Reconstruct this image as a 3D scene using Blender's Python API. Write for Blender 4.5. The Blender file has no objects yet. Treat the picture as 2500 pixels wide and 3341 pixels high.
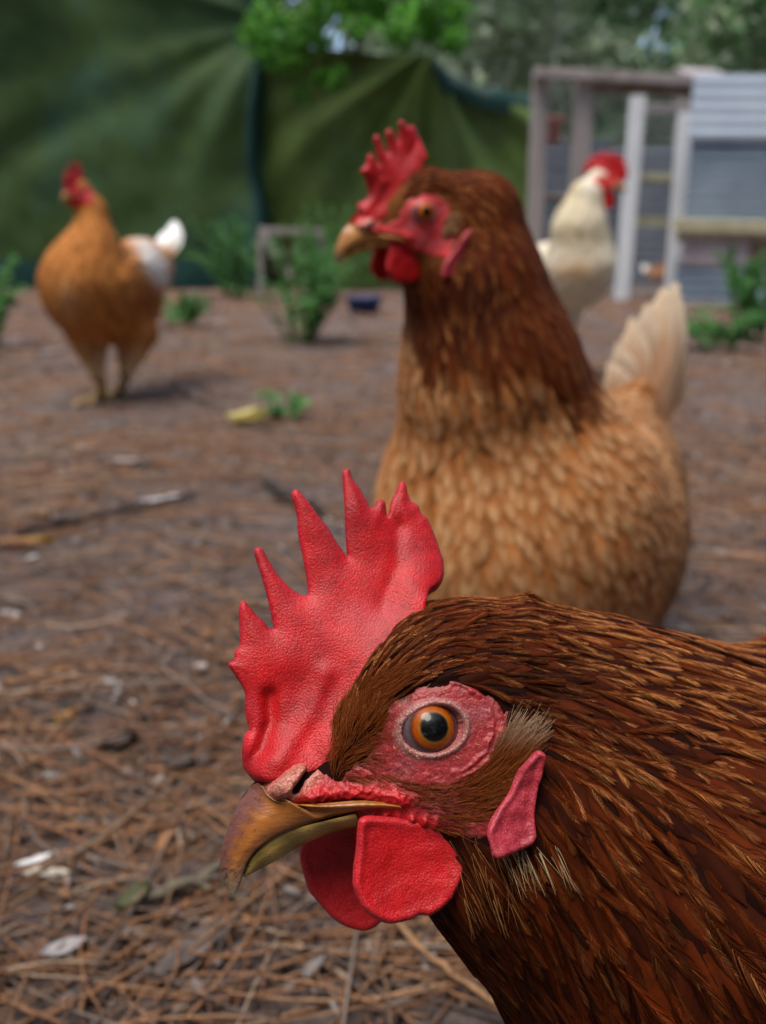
import bpy, math, random
import numpy as np
import openvdb
from mathutils import Vector, Matrix, noise as mnoise
from mathutils.geometry import delaunay_2d_cdt

random.seed(7)
RNG = np.random.default_rng(7)
S = bpy.context.scene
COL = S.collection

# ------------------------------------------------------------------ camera, sky, sun, exposure
FPX = 2800.0                     # focal length in photograph pixels (frame 2500 x 3341)
HORIZON = 820.0
PITCH = math.atan((1670.5 - HORIZON) / FPX)
CAMZ = 0.273
cam_data = bpy.data.cameras.new('camera')
cam = bpy.data.objects.new('camera', cam_data)
COL.objects.link(cam)
cam.location = (0, 0, CAMZ)
cam.rotation_euler = (math.pi / 2 - PITCH, 0, 0)
cam_data.sensor_fit = 'HORIZONTAL'
cam_data.sensor_width = 36.0
cam_data.lens = FPX / 2500.0 * 36.0
cam_data.clip_start = 0.01
cam_data.clip_end = 400
cam_data.dof.use_dof = True
cam_data.dof.focus_distance = 0.1415
cam_data.dof.aperture_fstop = cam_data.lens / 1000.0 / 0.0021
S.camera = cam

SUN_EL, SUN_AZ = math.radians(72), math.radians(-50)      # azimuth: from behind the camera, to its left
w = bpy.data.worlds.new('World')
S.world = w
w.use_nodes = True
wn = w.node_tree.nodes
bg = wn['Background']
sky = wn.new('ShaderNodeTexSky')
sky.sky_type = 'NISHITA'
sky.sun_disc = False
sky.sun_elevation = SUN_EL
sky.sun_rotation = math.radians(180 + 50)
sky.dust_density = 3.0
sky.air_density = 1.0
w.node_tree.links.new(sky.outputs[0], bg.inputs[0])
bg.inputs[1].default_value = 0.12
sun_data = bpy.data.lights.new('sun', 'SUN')
sun_data.energy = 1.5
sun_data.angle = math.radians(36)
sun_data.color = (1.0, 0.95, 0.88)
sun = bpy.data.objects.new('sun', sun_data)
COL.objects.link(sun)
sd = Vector((math.sin(SUN_AZ) * math.cos(SUN_EL), -math.cos(SUN_AZ) * math.cos(SUN_EL), math.sin(SUN_EL)))
sun.rotation_euler = sd.to_track_quat('Z', 'Y').to_euler()
S.view_settings.view_transform = 'Standard'
S.view_settings.look = 'None'
S.view_settings.exposure = 0.92
S.view_settings.gamma = 1.0
S.view_settings.use_curve_mapping = False
S.cycles.use_denoising = True
S.cycles.max_bounces = 8
S.cycles_curves.shape = 'RIBBONS'
S.cycles_curves.subdivisions = 2

# ------------------------------------------------------------------ pixel helpers
CAMP = np.array([0, 0, CAMZ])
RIGHT = np.array([1.0, 0, 0])
FWD = np.array([0, math.cos(PITCH), -math.sin(PITCH)])
UP = np.array([0, math.sin(PITCH), math.cos(PITCH)])


def ray(px, py):
    return RIGHT * ((px - 1250.0) / FPX) - UP * ((py - 1670.5) / FPX) + FWD


def P3(px, py, depth):
    return CAMP + ray(px, py) * depth


def PG(px, py, z=0.0):
    r = ray(px, py)
    return CAMP + r * ((z - CAMZ) / r[2])


def PY(px, py, y):
    r = ray(px, py)
    return CAMP + r * (y / r[1])


def nrm(v):
    v = np.asarray(v, float)
    return v / np.maximum(np.linalg.norm(v, axis=-1, keepdims=True), 1e-12)


def sstep(a, b, x):
    t = np.clip((x - a) / (b - a), 0, 1)
    return t * t * (3 - 2 * t)


def srgb(r, g, b):
    c = np.array([r, g, b], float) / 255.0
    return tuple(np.where(c <= 0.04045, c / 12.92, ((c + 0.055) / 1.055) ** 2.4))


def vnoise(P, scale, seed=0.0):
    return np.array([mnoise.noise((p[0] * scale + seed, p[1] * scale - seed, p[2] * scale + 2 * seed)) for p in P])


# ------------------------------------------------------------------ materials
def material(name, rough=0.6, spec=0.3, attr=None, color=(0.5, 0.5, 0.5), **kw):
    m = bpy.data.materials.new(name)
    m.use_nodes = True
    nt = m.node_tree
    b = nt.nodes['Principled BSDF']
    b.inputs['Roughness'].default_value = rough
    b.inputs['Specular IOR Level'].default_value = spec
    for k, v in kw.items():
        b.inputs[k].default_value = v
    src = None
    if attr:
        a = nt.nodes.new('ShaderNodeAttribute')
        a.attribute_name = attr
        src = a.outputs['Color']
        nt.links.new(src, b.inputs['Base Color'])
    else:
        b.inputs['Base Color'].default_value = (*color, 1)
    return m, nt, b, src


def noise_node(nt, scale, detail=4, rough=0.55, coord='Object', vec=None, stretch=None):
    n = nt.nodes.new('ShaderNodeTexNoise')
    n.inputs['Scale'].default_value = scale
    n.inputs['Detail'].default_value = detail
    n.inputs['Roughness'].default_value = rough
    tc = nt.nodes.new('ShaderNodeTexCoord')
    o = tc.outputs[coord]
    if stretch:
        mp = nt.nodes.new('ShaderNodeMapping')
        mp.inputs['Scale'].default_value = stretch
        nt.links.new(o, mp.inputs[0])
        o = mp.outputs[0]
    nt.links.new(o, n.inputs['Vector'])
    return n


def ramp(nt, src, stops):
    r = nt.nodes.new('ShaderNodeValToRGB')
    e = r.color_ramp.elements
    while len(e) < len(stops):
        e.new(0.5)
    for i, (p, c) in enumerate(stops):
        e[i].position = p
        e[i].color = (*c, 1) if len(c) == 3 else c
    nt.links.new(src, r.inputs[0])
    return r


def mul_color(nt, b, src, fac_src, amount=1.0, mode='MULTIPLY'):
    mx = nt.nodes.new('ShaderNodeMix')
    mx.data_type = 'RGBA'
    mx.blend_type = mode
    mx.inputs[0].default_value = amount
    nt.links.new(src, mx.inputs[6])
    nt.links.new(fac_src, mx.inputs[7])
    nt.links.new(mx.outputs[2], b.inputs['Base Color'])
    return mx.outputs[2]


def bump(nt, b, src, dist, strength=1.0, prev=None):
    n = nt.nodes.new('ShaderNodeBump')
    n.inputs['Distance'].default_value = dist
    n.inputs['Strength'].default_value = strength
    nt.links.new(src, n.inputs['Height'])
    if prev:
        nt.links.new(prev, n.inputs['Normal'])
    nt.links.new(n.outputs[0], b.inputs['Normal'])
    return n.outputs[0]


def skin_material(name, papilla, scale, pscale, rough=0.38, sss=0.2):
    m, nt, b, src = material(name, rough, 0.45, 'tint')
    b.inputs['Subsurface Weight'].default_value = sss
    b.inputs['Subsurface Radius'].default_value = (1.0, 0.25, 0.15)
    b.inputs['Subsurface Scale'].default_value = 0.0012
    v = nt.nodes.new('ShaderNodeTexVoronoi')
    v.feature = 'SMOOTH_F1'
    v.inputs['Scale'].default_value = pscale
    v.inputs['Smoothness'].default_value = 0.6
    tc = nt.nodes.new('ShaderNodeTexCoord')
    wob = noise_node(nt, pscale * 0.35, 3)
    ad = nt.nodes.new('ShaderNodeVectorMath')
    ad.operation = 'MULTIPLY_ADD'
    ad.inputs[1].default_value = (0.25 / pscale,) * 3
    nt.links.new(wob.outputs['Color'], ad.inputs[0])
    nt.links.new(tc.outputs['Object'], ad.inputs[2])
    nt.links.new(ad.outputs[0], v.inputs['Vector'])
    inv = nt.nodes.new('ShaderNodeMath')
    inv.operation = 'SUBTRACT'
    inv.inputs[0].default_value = 1.0
    nt.links.new(v.outputs['Distance'], inv.inputs[1])
    n1 = noise_node(nt, pscale * 0.13, 3, 0.5)
    pb = bump(nt, b, n1.outputs['Fac'], scale * 1.2, 0.12)
    bump(nt, b, inv.outputs[0], scale, papilla, pb)
    n2 = noise_node(nt, pscale * 0.1, 5, 0.65)
    r = ramp(nt, n2.outputs['Fac'], [(0.28, (0.72, 0.6, 0.62)), (0.5, (1, 1, 1)), (0.75, (1.0, 1.25, 1.3))])
    c1 = mul_color(nt, b, src, r.outputs[0], 0.8)
    r2 = ramp(nt, v.outputs['Distance'], [(0.10, (1.2, 3.6, 4.0)), (0.30, (1, 1, 1)), (0.75, (0.80, 0.6, 0.6))])
    mul_color(nt, b, c1, r2.outputs[0], 0.8)
    return m


M = {}
M['comb'] = skin_material('comb skin', 0.48, 0.0002, 2900, 0.5)
M['face'] = skin_material('face skin', 0.42, 0.00020, 2600, 0.48, 0.12)
M['far_comb'] = skin_material('distant comb skin', 0.35, 0.00024, 2600, 0.45)

m, nt, b, src = material('feather barbs', 0.6, 0.06, 'tint')
b.inputs['Sheen Weight'].default_value = 0.0
M['barb'] = m

m, nt, b, src = material('feather vanes', 0.7, 0.08, 'tint')
n = noise_node(nt, 500, 3, 0.6)
r = ramp(nt, n.outputs['Fac'], [(0.3, (0.7, 0.66, 0.62)), (0.7, (1.15, 1.15, 1.15))])
mul_color(nt, b, src, r.outputs[0], 0.8)
M['vane'] = m

m, nt, b, src = material('plumage underlayer', 0.9, 0.1, 'tint')
M['under'] = m

m, nt, b, src = material('beak horn', 0.2, 0.5, 'tint')
b.inputs['Subsurface Weight'].default_value = 0.15
b.inputs['Subsurface Radius'].default_value = (1.0, 0.6, 0.3)
b.inputs['Subsurface Scale'].default_value = 0.001
n = noise_node(nt, 900, 5, 0.6, stretch=(0.35, 1, 1))
r = ramp(nt, n.outputs['Fac'], [(0.3, (0.7, 0.62, 0.55)), (0.6, (1.1, 1.1, 1.1))])
c1 = mul_color(nt, b, src, r.outputs[0], 0.55)
n2 = noise_node(nt, 1600, 4, 0.7)
r2 = ramp(nt, n2.outputs['Fac'], [(0.30, (0.22, 0.15, 0.11)), (0.40, (1, 1, 1))])
mul_color(nt, b, c1, r2.outputs[0], 0.8)
bump(nt, b, n.outputs['Fac'], 0.0004, 0.6)
M['beak'] = m

m, nt, b, src = material('eye', 0.4, 0.2, 'tint')
b.inputs['Coat Weight'].default_value = 0.9
b.inputs['Coat Roughness'].default_value = 0.02
b.inputs['Coat IOR'].default_value = 1.36
n = noise_node(nt, 1500, 4, 0.6)
r = ramp(nt, n.outputs['Fac'], [(0.3, (0.6, 0.5, 0.4)), (0.65, (1.1, 1.1, 1.1))])
mul_color(nt, b, src, r.outputs[0], 0.5)
M['eye'] = m

m, nt, b, src = material('scaly leg', 0.5, 0.3, color=(0.5, 0.33, 0.14))
n = noise_node(nt, 160, 3)
bump(nt, b, n.outputs['Fac'], 0.001, 0.6)
M['leg'] = m

# soil
m, nt, b, src = material('forest soil', 0.9, 0.15)
n1 = noise_node(nt, 2.2, 6, 0.6)
n2 = noise_node(nt, 38, 8, 0.7)
n3 = noise_node(nt, 260, 5, 0.7)
r1 = ramp(nt, n1.outputs['Fac'], [(0.3, (0.12, 0.092, 0.085)), (0.52, (0.175, 0.138, 0.125)), (0.75, (0.22, 0.192, 0.19))])
r2 = ramp(nt, n2.outputs['Fac'], [(0.3, (0.45, 0.42, 0.42)), (0.5, (0.95, 0.92, 0.9)), (0.72, (1.5, 1.35, 1.25))])
c = mul_color(nt, b, r1.outputs[0], r2.outputs[0], 1.0)
r3 = ramp(nt, n3.outputs['Fac'], [(0.3, (0.6, 0.6, 0.6)), (0.7, (1.3, 1.3, 1.3))])
mul_color(nt, b, c, r3.outputs[0], 0.8)
pb = bump(nt, b, n2.outputs['Fac'], 0.012, 0.8)
bump(nt, b, n3.outputs['Fac'], 0.003, 0.8, pb)
M['soil'] = m

m, nt, b, src = material('dry litter', 0.75, 0.25, 'tint')
M['litter'] = m
m, nt, b, src = material('weathered bark', 0.85, 0.2, 'tint')
n = noise_node(nt, 220, 5, 0.6)
r = ramp(nt, n.outputs['Fac'], [(0.3, (0.5, 0.5, 0.5)), (0.7, (1.3, 1.3, 1.3))])
mul_color(nt, b, src, r.outputs[0], 0.9)
bump(nt, b, n.outputs['Fac'], 0.002, 0.8)
M['bark'] = m

m, nt, b, src = material('leaf', 0.5, 0.35, 'tint')
tr = nt.nodes.new('ShaderNodeBsdfTranslucent')
nt.links.new(src, tr.inputs[0])
ms = nt.nodes.new('ShaderNodeMixShader')
ms.inputs[0].default_value = 0.45
out = nt.nodes['Material Output']
nt.links.new(b.outputs[0], ms.inputs[1])
nt.links.new(tr.outputs[0], ms.inputs[2])
nt.links.new(ms.outputs[0], out.inputs[0])
M['leaf'] = m


def cloth_mat(name, c1, c2, c3):
    m, nt, b, src = material(name, 0.7, 0.25)
    n1 = noise_node(nt, 0.9, 4, 0.55)
    r1 = ramp(nt, n1.outputs['Fac'], [(0.3, c1), (0.5, c2), (0.68, c3)])
    n2 = noise_node(nt, 9, 6, 0.7)
    r2 = ramp(nt, n2.outputs['Fac'], [(0.3, (0.7, 0.72, 0.7)), (0.7, (1.2, 1.2, 1.15))])
    mul_color(nt, b, r1.outputs[0], r2.outputs[0], 0.8)
    n3 = noise_node(nt, 400, 2)
    bump(nt, b, n3.outputs['Fac'], 0.002, 0.5)
    return m


M['cloth_dark'] = cloth_mat('dark green shade cloth', (0.026, 0.066, 0.024), (0.050, 0.092, 0.022), (0.048, 0.125, 0.088))
M['cloth_olive'] = cloth_mat('olive shade cloth', (0.070, 0.115, 0.022), (0.105, 0.165, 0.038), (0.13, 0.215, 0.09))
m, nt, b, src = material('teal hem', 0.6, 0.3, color=(0.010, 0.050, 0.042))
n = noise_node(nt, 12, 4)
bump(nt, b, n.outputs['Fac'], 0.02, 0.4)
M['hem'] = m


def wood_mat(name, c1, c2):
    m, nt, b, src = material(name, 0.8, 0.2)
    n = noise_node(nt, 14, 6, 0.65, stretch=(1.2, 1.2, 0.15))
    r = ramp(nt, n.outputs['Fac'], [(0.3, c1), (0.7, c2)])
    nt.links.new(r.outputs[0], b.inputs['Base Color'])
    bump(nt, b, n.outputs['Fac'], 0.006, 0.5)
    return m


M['wood_grey'] = wood_mat('weathered grey wood', (0.26, 0.225, 0.21), (0.46, 0.41, 0.385))
M['wood_brown'] = wood_mat('brown board', (0.16, 0.11, 0.08), (0.30, 0.24, 0.19))
M['wood_white'] = wood_mat('chalky white paint', (0.74, 0.78, 0.80), (0.88, 0.90, 0.91))
M['wood_cream'] = wood_mat('pale cream batten', (0.42, 0.38, 0.22), (0.62, 0.58, 0.40))
M['wood_pink'] = wood_mat('pale pinkish board', (0.36, 0.32, 0.34), (0.55, 0.48, 0.50))


def metal_mat(name, c1, c2, metallic=0.55, rough=0.42):
    m, nt, b, src = material(name, rough, 0.5)
    b.inputs['Metallic'].default_value = metallic
    n = noise_node(nt, 3.5, 6, 0.65)
    r = ramp(nt, n.outputs['Fac'], [(0.3, c1), (0.7, c2)])
    nt.links.new(r.outputs[0], b.inputs['Base Color'])
    r2 = ramp(nt, n.outputs['Fac'], [(0.3, (rough - .1,) * 3), (0.7, (rough + .15,) * 3)])
    nt.links.new(r2.outputs[0], b.inputs['Roughness'])
    return m


M['zinc_bright'] = metal_mat('bright galvanised sheet', (0.55, 0.66, 0.78), (0.70, 0.80, 0.90), 0.08, 0.5)
M['zinc_grey'] = metal_mat('dull galvanised sheet', (0.24, 0.31, 0.39), (0.36, 0.44, 0.52), 0.35)
M['zinc_dark'] = metal_mat('old dark sheet', (0.09, 0.11, 0.14), (0.16, 0.19, 0.23), 0.3)
M['wire'] = metal_mat('galvanised wire', (0.3, 0.31, 0.31), (0.42, 0.43, 0.42), 0.6)
m, nt, b, src = material('blue plastic', 0.4, 0.4, color=(0.025, 0.05, 0.16))
n = noise_node(nt, 30, 4)
bump(nt, b, n.outputs['Fac'], 0.002, 0.3)
M['blue'] = m
m, nt, b, src = material('terracotta plastic', 0.5, 0.3, color=(0.32, 0.07, 0.035))
n = noise_node(nt, 30, 4)
bump(nt, b, n.outputs['Fac'], 0.002, 0.3)
M['terracotta'] = m
m, nt, b, src = material('dark void board', 0.9, 0.1, color=(0.05, 0.03, 0.022))
n = noise_node(nt, 30, 4)
bump(nt, b, n.outputs['Fac'], 0.004, 0.4)
M['dark_board'] = m


# ------------------------------------------------------------------ object helpers
def link(o, parent=None, loc=None):
    COL.objects.link(o)
    if parent is not None:
        o.parent = parent
    elif loc is not None:
        o.location = tuple(loc)
    return o


def tag(o, label=None, cat=None, group=None, kind=None):
    for k, v in (('label', label), ('category', cat), ('group', group), ('kind', kind)):
        if v:
            o[k] = v
    return o


def thing(name, label, cat, loc, group=None):
    o = bpy.data.objects.new(name, None)
    o.empty_display_size = 0.02
    link(o, None, loc)
    return tag(o, label, cat, group)


def origin(o):
    v = np.zeros(3)
    while o is not None:
        v = v + np.array(o.location)
        o = o.parent
    return v


def mesh(name, V, F, mat, parent=None, tint=None, smooth=True, loc=None):
    """One mesh object from world-space vertices; tint = per-vertex colour."""
    V = np.asarray(V, float).reshape(-1, 3)
    if parent is not None:
        V = V - origin(parent)
    elif loc is not None:
        V = V - np.asarray(loc, float)
    me = bpy.data.meshes.new(name)
    if isinstance(F, np.ndarray) and F.ndim == 2:
        k = F.shape[1]
        me.vertices.add(len(V))
        me.vertices.foreach_set('co', V.astype(np.float32).ravel())
        me.loops.add(F.size)
        me.loops.foreach_set('vertex_index', F.astype(np.int32).ravel())
        me.polygons.add(len(F))
        me.polygons.foreach_set('loop_start', (np.arange(len(F)) * k).astype(np.int32))
        me.update(calc_edges=True)
    else:
        me.from_pydata([tuple(v) for v in V], [], [tuple(f) for f in F])
        me.update()
    if smooth:
        me.polygons.foreach_set('use_smooth', np.ones(len(me.polygons), dtype=bool))
    if tint is not None:
        t = np.asarray(tint, float)
        if t.ndim == 1:
            t = np.tile(t, (len(V), 1))
        a = me.color_attributes.new('tint', 'FLOAT_COLOR', 'POINT')
        a.data.foreach_set('color', np.c_[t, np.ones(len(t))].astype(np.float32).ravel())
    me.materials.append(mat)
    o = bpy.data.objects.new(name, me)
    return link(o, parent, loc)


def curves(name, PTS, RAD, TINT, mat, parent):
    """Fine strands: PTS (n, k, 3) world, RAD (n, k), TINT (n, k, 3)."""
    n, k = PTS.shape[:2]
    hc = bpy.data.hair_curves.new(name)
    hc.add_curves([k] * n)
    hc.attributes['position'].data.foreach_set('vector', (PTS - origin(parent)).astype(np.float32).ravel())
    a = hc.attributes.get('radius') or hc.attributes.new('radius', 'FLOAT', 'POINT')
    a.data.foreach_set('value', RAD.astype(np.float32).ravel())
    a = hc.attributes.new('tint', 'FLOAT_COLOR', 'POINT')
    a.data.foreach_set('color', np.concatenate([TINT, np.ones((n, k, 1))], 2).astype(np.float32).ravel())
    hc.materials.append(mat)
    return link(bpy.data.objects.new(name, hc), parent)


def grid_faces(nu, nv, wrap_v=False, off=0):
    i = np.arange(nu - 1)[:, None]
    j = np.arange(nv if wrap_v else nv - 1)[None, :]
    j2 = (j + 1) % nv
    return (np.stack([i * nv + j, (i + 1) * nv + j, (i + 1) * nv + j2, i * nv + j2], -1).reshape(-1, 4) + off)


def tube(path, radii, sides=8, caps=True):
    path = np.asarray(path, float)
    n = len(path)
    radii = np.broadcast_to(np.asarray(radii, float), (n,))
    T = nrm(np.gradient(path, axis=0))
    ref = np.array([0, 0, 1.0]) if abs(T[0][2]) < 0.9 else np.array([1.0, 0, 0])
    V = []
    for i in range(n):
        a = nrm(np.cross(T[i], ref))
        bb = np.cross(a, T[i])
        ref = bb
        th = np.arange(sides) / sides * 2 * math.pi
        V.append(path[i] + radii[i] * (np.cos(th)[:, None] * a + np.sin(th)[:, None] * bb))
    V = np.concatenate(V)
    F = [tuple(f) for f in grid_faces(n, sides, True)]
    if caps:
        F.append(tuple(range(sides))[::-1])
        F.append(tuple(range((n - 1) * sides, n * sides)))
    return V, F


class MB:
    def __init__(self):
        self.V, self.F, self.T, self.n = [], [], [], 0

    def add(self, V, F, tint=None):
        V = np.asarray(V, float).reshape(-1, 3)
        self.V.append(V)
        self.F += [tuple(int(i) + self.n for i in f) for f in F]
        if tint is not None:
            t = np.asarray(tint, float)
            self.T.append(np.tile(t, (len(V), 1)) if t.ndim == 1 else t)
        self.n += len(V)
        return self

    def box(self, c, half, ax=None, tint=None):
        c = np.asarray(c, float)
        A = np.eye(3) if ax is None else np.asarray(ax, float)
        s = np.array([[x, y, z] for x in (-1, 1) for y in (-1, 1) for z in (-1, 1)], float) * np.asarray(half)
        F = [(0, 1, 3, 2), (4, 6, 7, 5), (0, 4, 5, 1), (2, 3, 7, 6), (0, 2, 6, 4), (1, 5, 7, 3)]
        return self.add(c + s @ A, F, tint)

    def build(self, name, mat, parent=None, smooth=False, loc=None):
        return mesh(name, np.concatenate(self.V), self.F, mat, parent, np.concatenate(self.T) if self.T else None, smooth, loc)


def bevelled_bar(p0, p1, wx, wy, up=(0, 1, 0), bev=0.12):
    """A timber bar from p0 to p1, cross-section wx by wy with chamfered arrises and a little waviness."""
    p0, p1 = np.asarray(p0, float), np.asarray(p1, float)
    t = nrm(p1 - p0)
    a = nrm(np.cross(t, np.asarray(up, float)))
    bb = np.cross(a, t)
    c = bev
    prof = [(-1, -1 + c), (-1 + c, -1), (1 - c, -1), (1, -1 + c), (1, 1 - c), (1 - c, 1), (-1 + c, 1), (-1, 1 - c)]
    n = 9
    V = []
    for i in range(n):
        q = p0 + (p1 - p0) * i / (n - 1) + (a * random.uniform(-1, 1) + bb * random.uniform(-1, 1)) * 0.02 * wx
        for x, y in prof:
            V.append(q + a * x * wx / 2 + bb * y * wy / 2)
    F = [tuple(f) for f in grid_faces(n, 8, True)]
    F += [tuple(range(8))[::-1], tuple(range((n - 1) * 8, n * 8))]
    return np.array(V), F


# ------------------------------------------------------------------ signed distance bodies
def d_ell(P, c, r, A=None):
    q = P - np.asarray(c)
    if A is not None:
        q = q @ np.asarray(A).T
    r = np.asarray(r, float)
    k0 = np.linalg.norm(q / r, axis=-1)
    k1 = np.linalg.norm(q / (r * r), axis=-1)
    return k0 * (k0 - 1.0) / np.maximum(k1, 1e-9)


def d_cone(P, a, b, ra, rb, squash=None):
    a, b = np.asarray(a, float), np.asarray(b, float)
    pa, ba = P - a, b - a
    h = np.clip((pa @ ba) / (ba @ ba), 0, 1)
    q = pa - h[..., None] * ba
    if squash is not None:                    # (axis, factor): thinner along that axis
        ax, f = squash
        ax = np.asarray(ax, float)
        q = q + (q @ ax)[..., None] * ax * (1.0 / f - 1.0)
    return np.linalg.norm(q, axis=-1) - (ra + (rb - ra) * h)


def smin(a, b, k):
    h = np.maximum(k - np.abs(a - b), 0) / k
    return np.minimum(a, b) - h * h * k * 0.25


class Body:
    """Smooth union of primitives in world metres. prims: ('e', c, r, A, k) or ('c', a, b, ra, rb, k, squash)."""

    def __init__(self, prims):
        self.prims = prims
        self.carve = []

    def sdf(self, P):
        d = None
        for p in self.prims:
            if p[0] == 'e':
                q, k = d_ell(P, p[1], p[2], p[3]), p[4]
            else:
                q, k = d_cone(P, p[1], p[2], p[3], p[4], p[6] if len(p) > 6 else None), p[5]
            d = q if d is None else smin(d, q, k)
        return d

    def grad(self, P, e=4e-4):
        g = np.stack([self.sdf(P + np.eye(3)[i] * e) - self.sdf(P - np.eye(3)[i] * e) for i in range(3)], -1)
        return nrm(g)

    def snap(self, P, it=3):
        for _ in range(it):
            P = P - self.sdf(P)[:, None] * self.grad(P) * 0.9
        return P

    def mesh(self, lo, hi, h):
        lo, hi = np.asarray(lo), np.asarray(hi)
        n = np.ceil((hi - lo) / h).astype(int) + 1
        arr = np.empty(n, np.float32)
        xs = [lo[i] + np.arange(n[i]) * h for i in range(3)]
        YY, ZZ = np.meshgrid(xs[1], xs[2], indexing='ij')
        step = max(1, int(400000 / YY.size))
        for i in range(0, n[0], step):
            X = xs[0][i:i + step]
            P = np.empty((len(X),) + YY.shape + (3,))
            P[..., 0] = X[:, None, None]
            P[..., 1] = YY
            P[..., 2] = ZZ
            d = self.sdf(P.reshape(-1, 3))
            for c, r in self.carve:
                d = np.maximum(d, r - np.linalg.norm(P.reshape(-1, 3) - c, axis=1))
            arr[i:i + step] = d.reshape(P.shape[:3])
        arr = np.clip(arr / h, -3, 3)
        g = openvdb.FloatGrid(3.0)
        g.copyFromArray(arr)
        pts, quads = g.convertToQuads(0.0)[:2]
        pts = np.asarray(pts, float) * h + lo
        quads = np.asarray(quads)
        q = pts[quads]
        fn = np.cross(q[:, 2] - q[:, 0], q[:, 3] - q[:, 1])
        if np.sum(fn * self.grad(q.mean(1))) < 0:
            quads = quads[:, ::-1]
        return pts, quads


def sample_surface(V, Q, spacing, ncand):
    """Blue-noise-like points on the quads; spacing(P) in metres."""
    a, b, c, d = (V[Q[:, i]] for i in range(4))
    area = 0.5 * (np.linalg.norm(np.cross(b - a, c - a), axis=1) + np.linalg.norm(np.cross(c - a, d - a), axis=1))
    cen = (a + b + c + d) / 4
    wgt = area / spacing(cen) ** 2
    idx = RNG.choice(len(Q), ncand, p=wgt / wgt.sum())
    u, v = RNG.random((2, ncand, 1))
    P = (a[idx] * (1 - u) + b[idx] * u) * (1 - v) + (d[idx] * (1 - u) + c[idx] * u) * v
    sp = spacing(P)
    cell = sp.max()
    H, keep = {}, []
    for i in range(ncand):
        p = P[i]
        key = tuple((p // cell).astype(int))
        ok, s2 = True, sp[i] ** 2
        for dx in (-1, 0, 1):
            for dy in (-1, 0, 1):
                for dz in (-1, 0, 1):
                    for j in H.get((key[0] + dx, key[1] + dy, key[2] + dz), ()):
                        if ((P[j] - p) ** 2).sum() < s2:
                            ok = False
                            break
                    if not ok:
                        break
                if not ok:
                    break
            if not ok:
                break
        if ok:
            H.setdefault(key, []).append(i)
            keep.append(i)
    return P[keep]


def shafts(body, P, flow, L, K=6, lift=0.12, jitter=0.15):
    """Track feather shafts over the body: returns points (n,K,3), tangents, normals."""
    n = len(P)
    pts, tan, nor = np.empty((n, K, 3)), np.empty((n, K, 3)), np.empty((n, K, 3))
    P = body.snap(P, 2)
    jit = RNG.normal(0, jitter, n)
    for k in range(K):
        N = body.grad(P)
        D = flow(P)
        D = nrm(D - (D * N).sum(1, keepdims=True) * N)
        B = np.cross(N, D)
        D = nrm(D + B * jit[:, None])
        pts[:, k], tan[:, k], nor[:, k] = P, D, N
        P = P + D * (L / (K - 1))[:, None]
        P = body.snap(P, 1)
    s = np.linspace(0, 1, K)[None, :]
    hgt = (lift * L)[:, None] * (0.25 + 0.75 * s - 0.25 * s ** 3) * (1 + RNG.normal(0, 0.2, (n, 1)))
    pts = pts + nor * hgt[..., None]
    return pts, tan, nor


def lerp_rows(A, t):
    """Sample A (n,K,3) at t (m,) in 0..1 -> (n,m,3)."""
    K = A.shape[1]
    x = t * (K - 1)
    i = np.minimum(x.astype(int), K - 2)
    f = (x - i)[None, :, None]
    return A[:, i] * (1 - f) + A[:, i + 1] * f


def barb_coat(name, body, P, flow, L, W, tint_fn, mat, parent, nb=24, rad=0.00010, lift=0.12, ang=0.30):
    """Feathers built barb by barb as fine strands. tint_fn(P, t (m,), s (4,), side) -> (n, m, 4, 3)."""
    pts, tan, nor = shafts(body, P, flow, L, lift=lift)
    n = len(P)
    t = np.linspace(0.05, 1.0, nb)
    A, T, N = lerp_rows(pts, t), nrm(lerp_rows(tan, t)), nrm(lerp_rows(nor, t))
    B = np.cross(N, T)
    prof = np.sin(math.pi * np.clip(0.14 + t * 0.80, 0, 1)) ** 0.6 * (1 - 0.30 * t ** 3)
    s = np.array([0, 0.4, 0.75, 1.0])
    allp, allr, allc = [], [], []
    for side in (-1, 1):
        ln = W[:, None] * prof[None, :] * (1 + RNG.normal(0, 0.10, (n, nb)))
        an = ang - 0.08 + 0.34 * t[None, :] + RNG.normal(0, 0.12, (n, nb))
        # each barb sweeps outwards and bends towards the tip
        out = np.sin(an + 0.35)[..., None] * s - 0.22 * s ** 2
        fwd = np.cos(an)[..., None] * s * 2.0 + 0.4 * s ** 2
        dip = -0.16 * s ** 2 + RNG.normal(0, 0.05, (n, nb, 1)) * s
        q = (A[:, :, None, :] + (B[:, :, None, :] * (side * out[..., None]) + T[:, :, None, :] * fwd[..., None]
             + N[:, :, None, :] * dip[..., None]) * ln[:, :, None, None])
        allp.append(q.reshape(-1, 4, 3))
        r = rad * np.array([1.0, 0.9, 0.65, 0.2])[None, None, :] * (W / np.median(W))[:, None, None] ** 0.5 * np.ones((n, nb, 1))
        allr.append(r.reshape(-1, 4))
        allc.append(tint_fn(P, t, s, side).reshape(-1, 4, 3))
    return curves(name, np.concatenate(allp), np.concatenate(allr), np.concatenate(allc), mat, parent)


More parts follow.
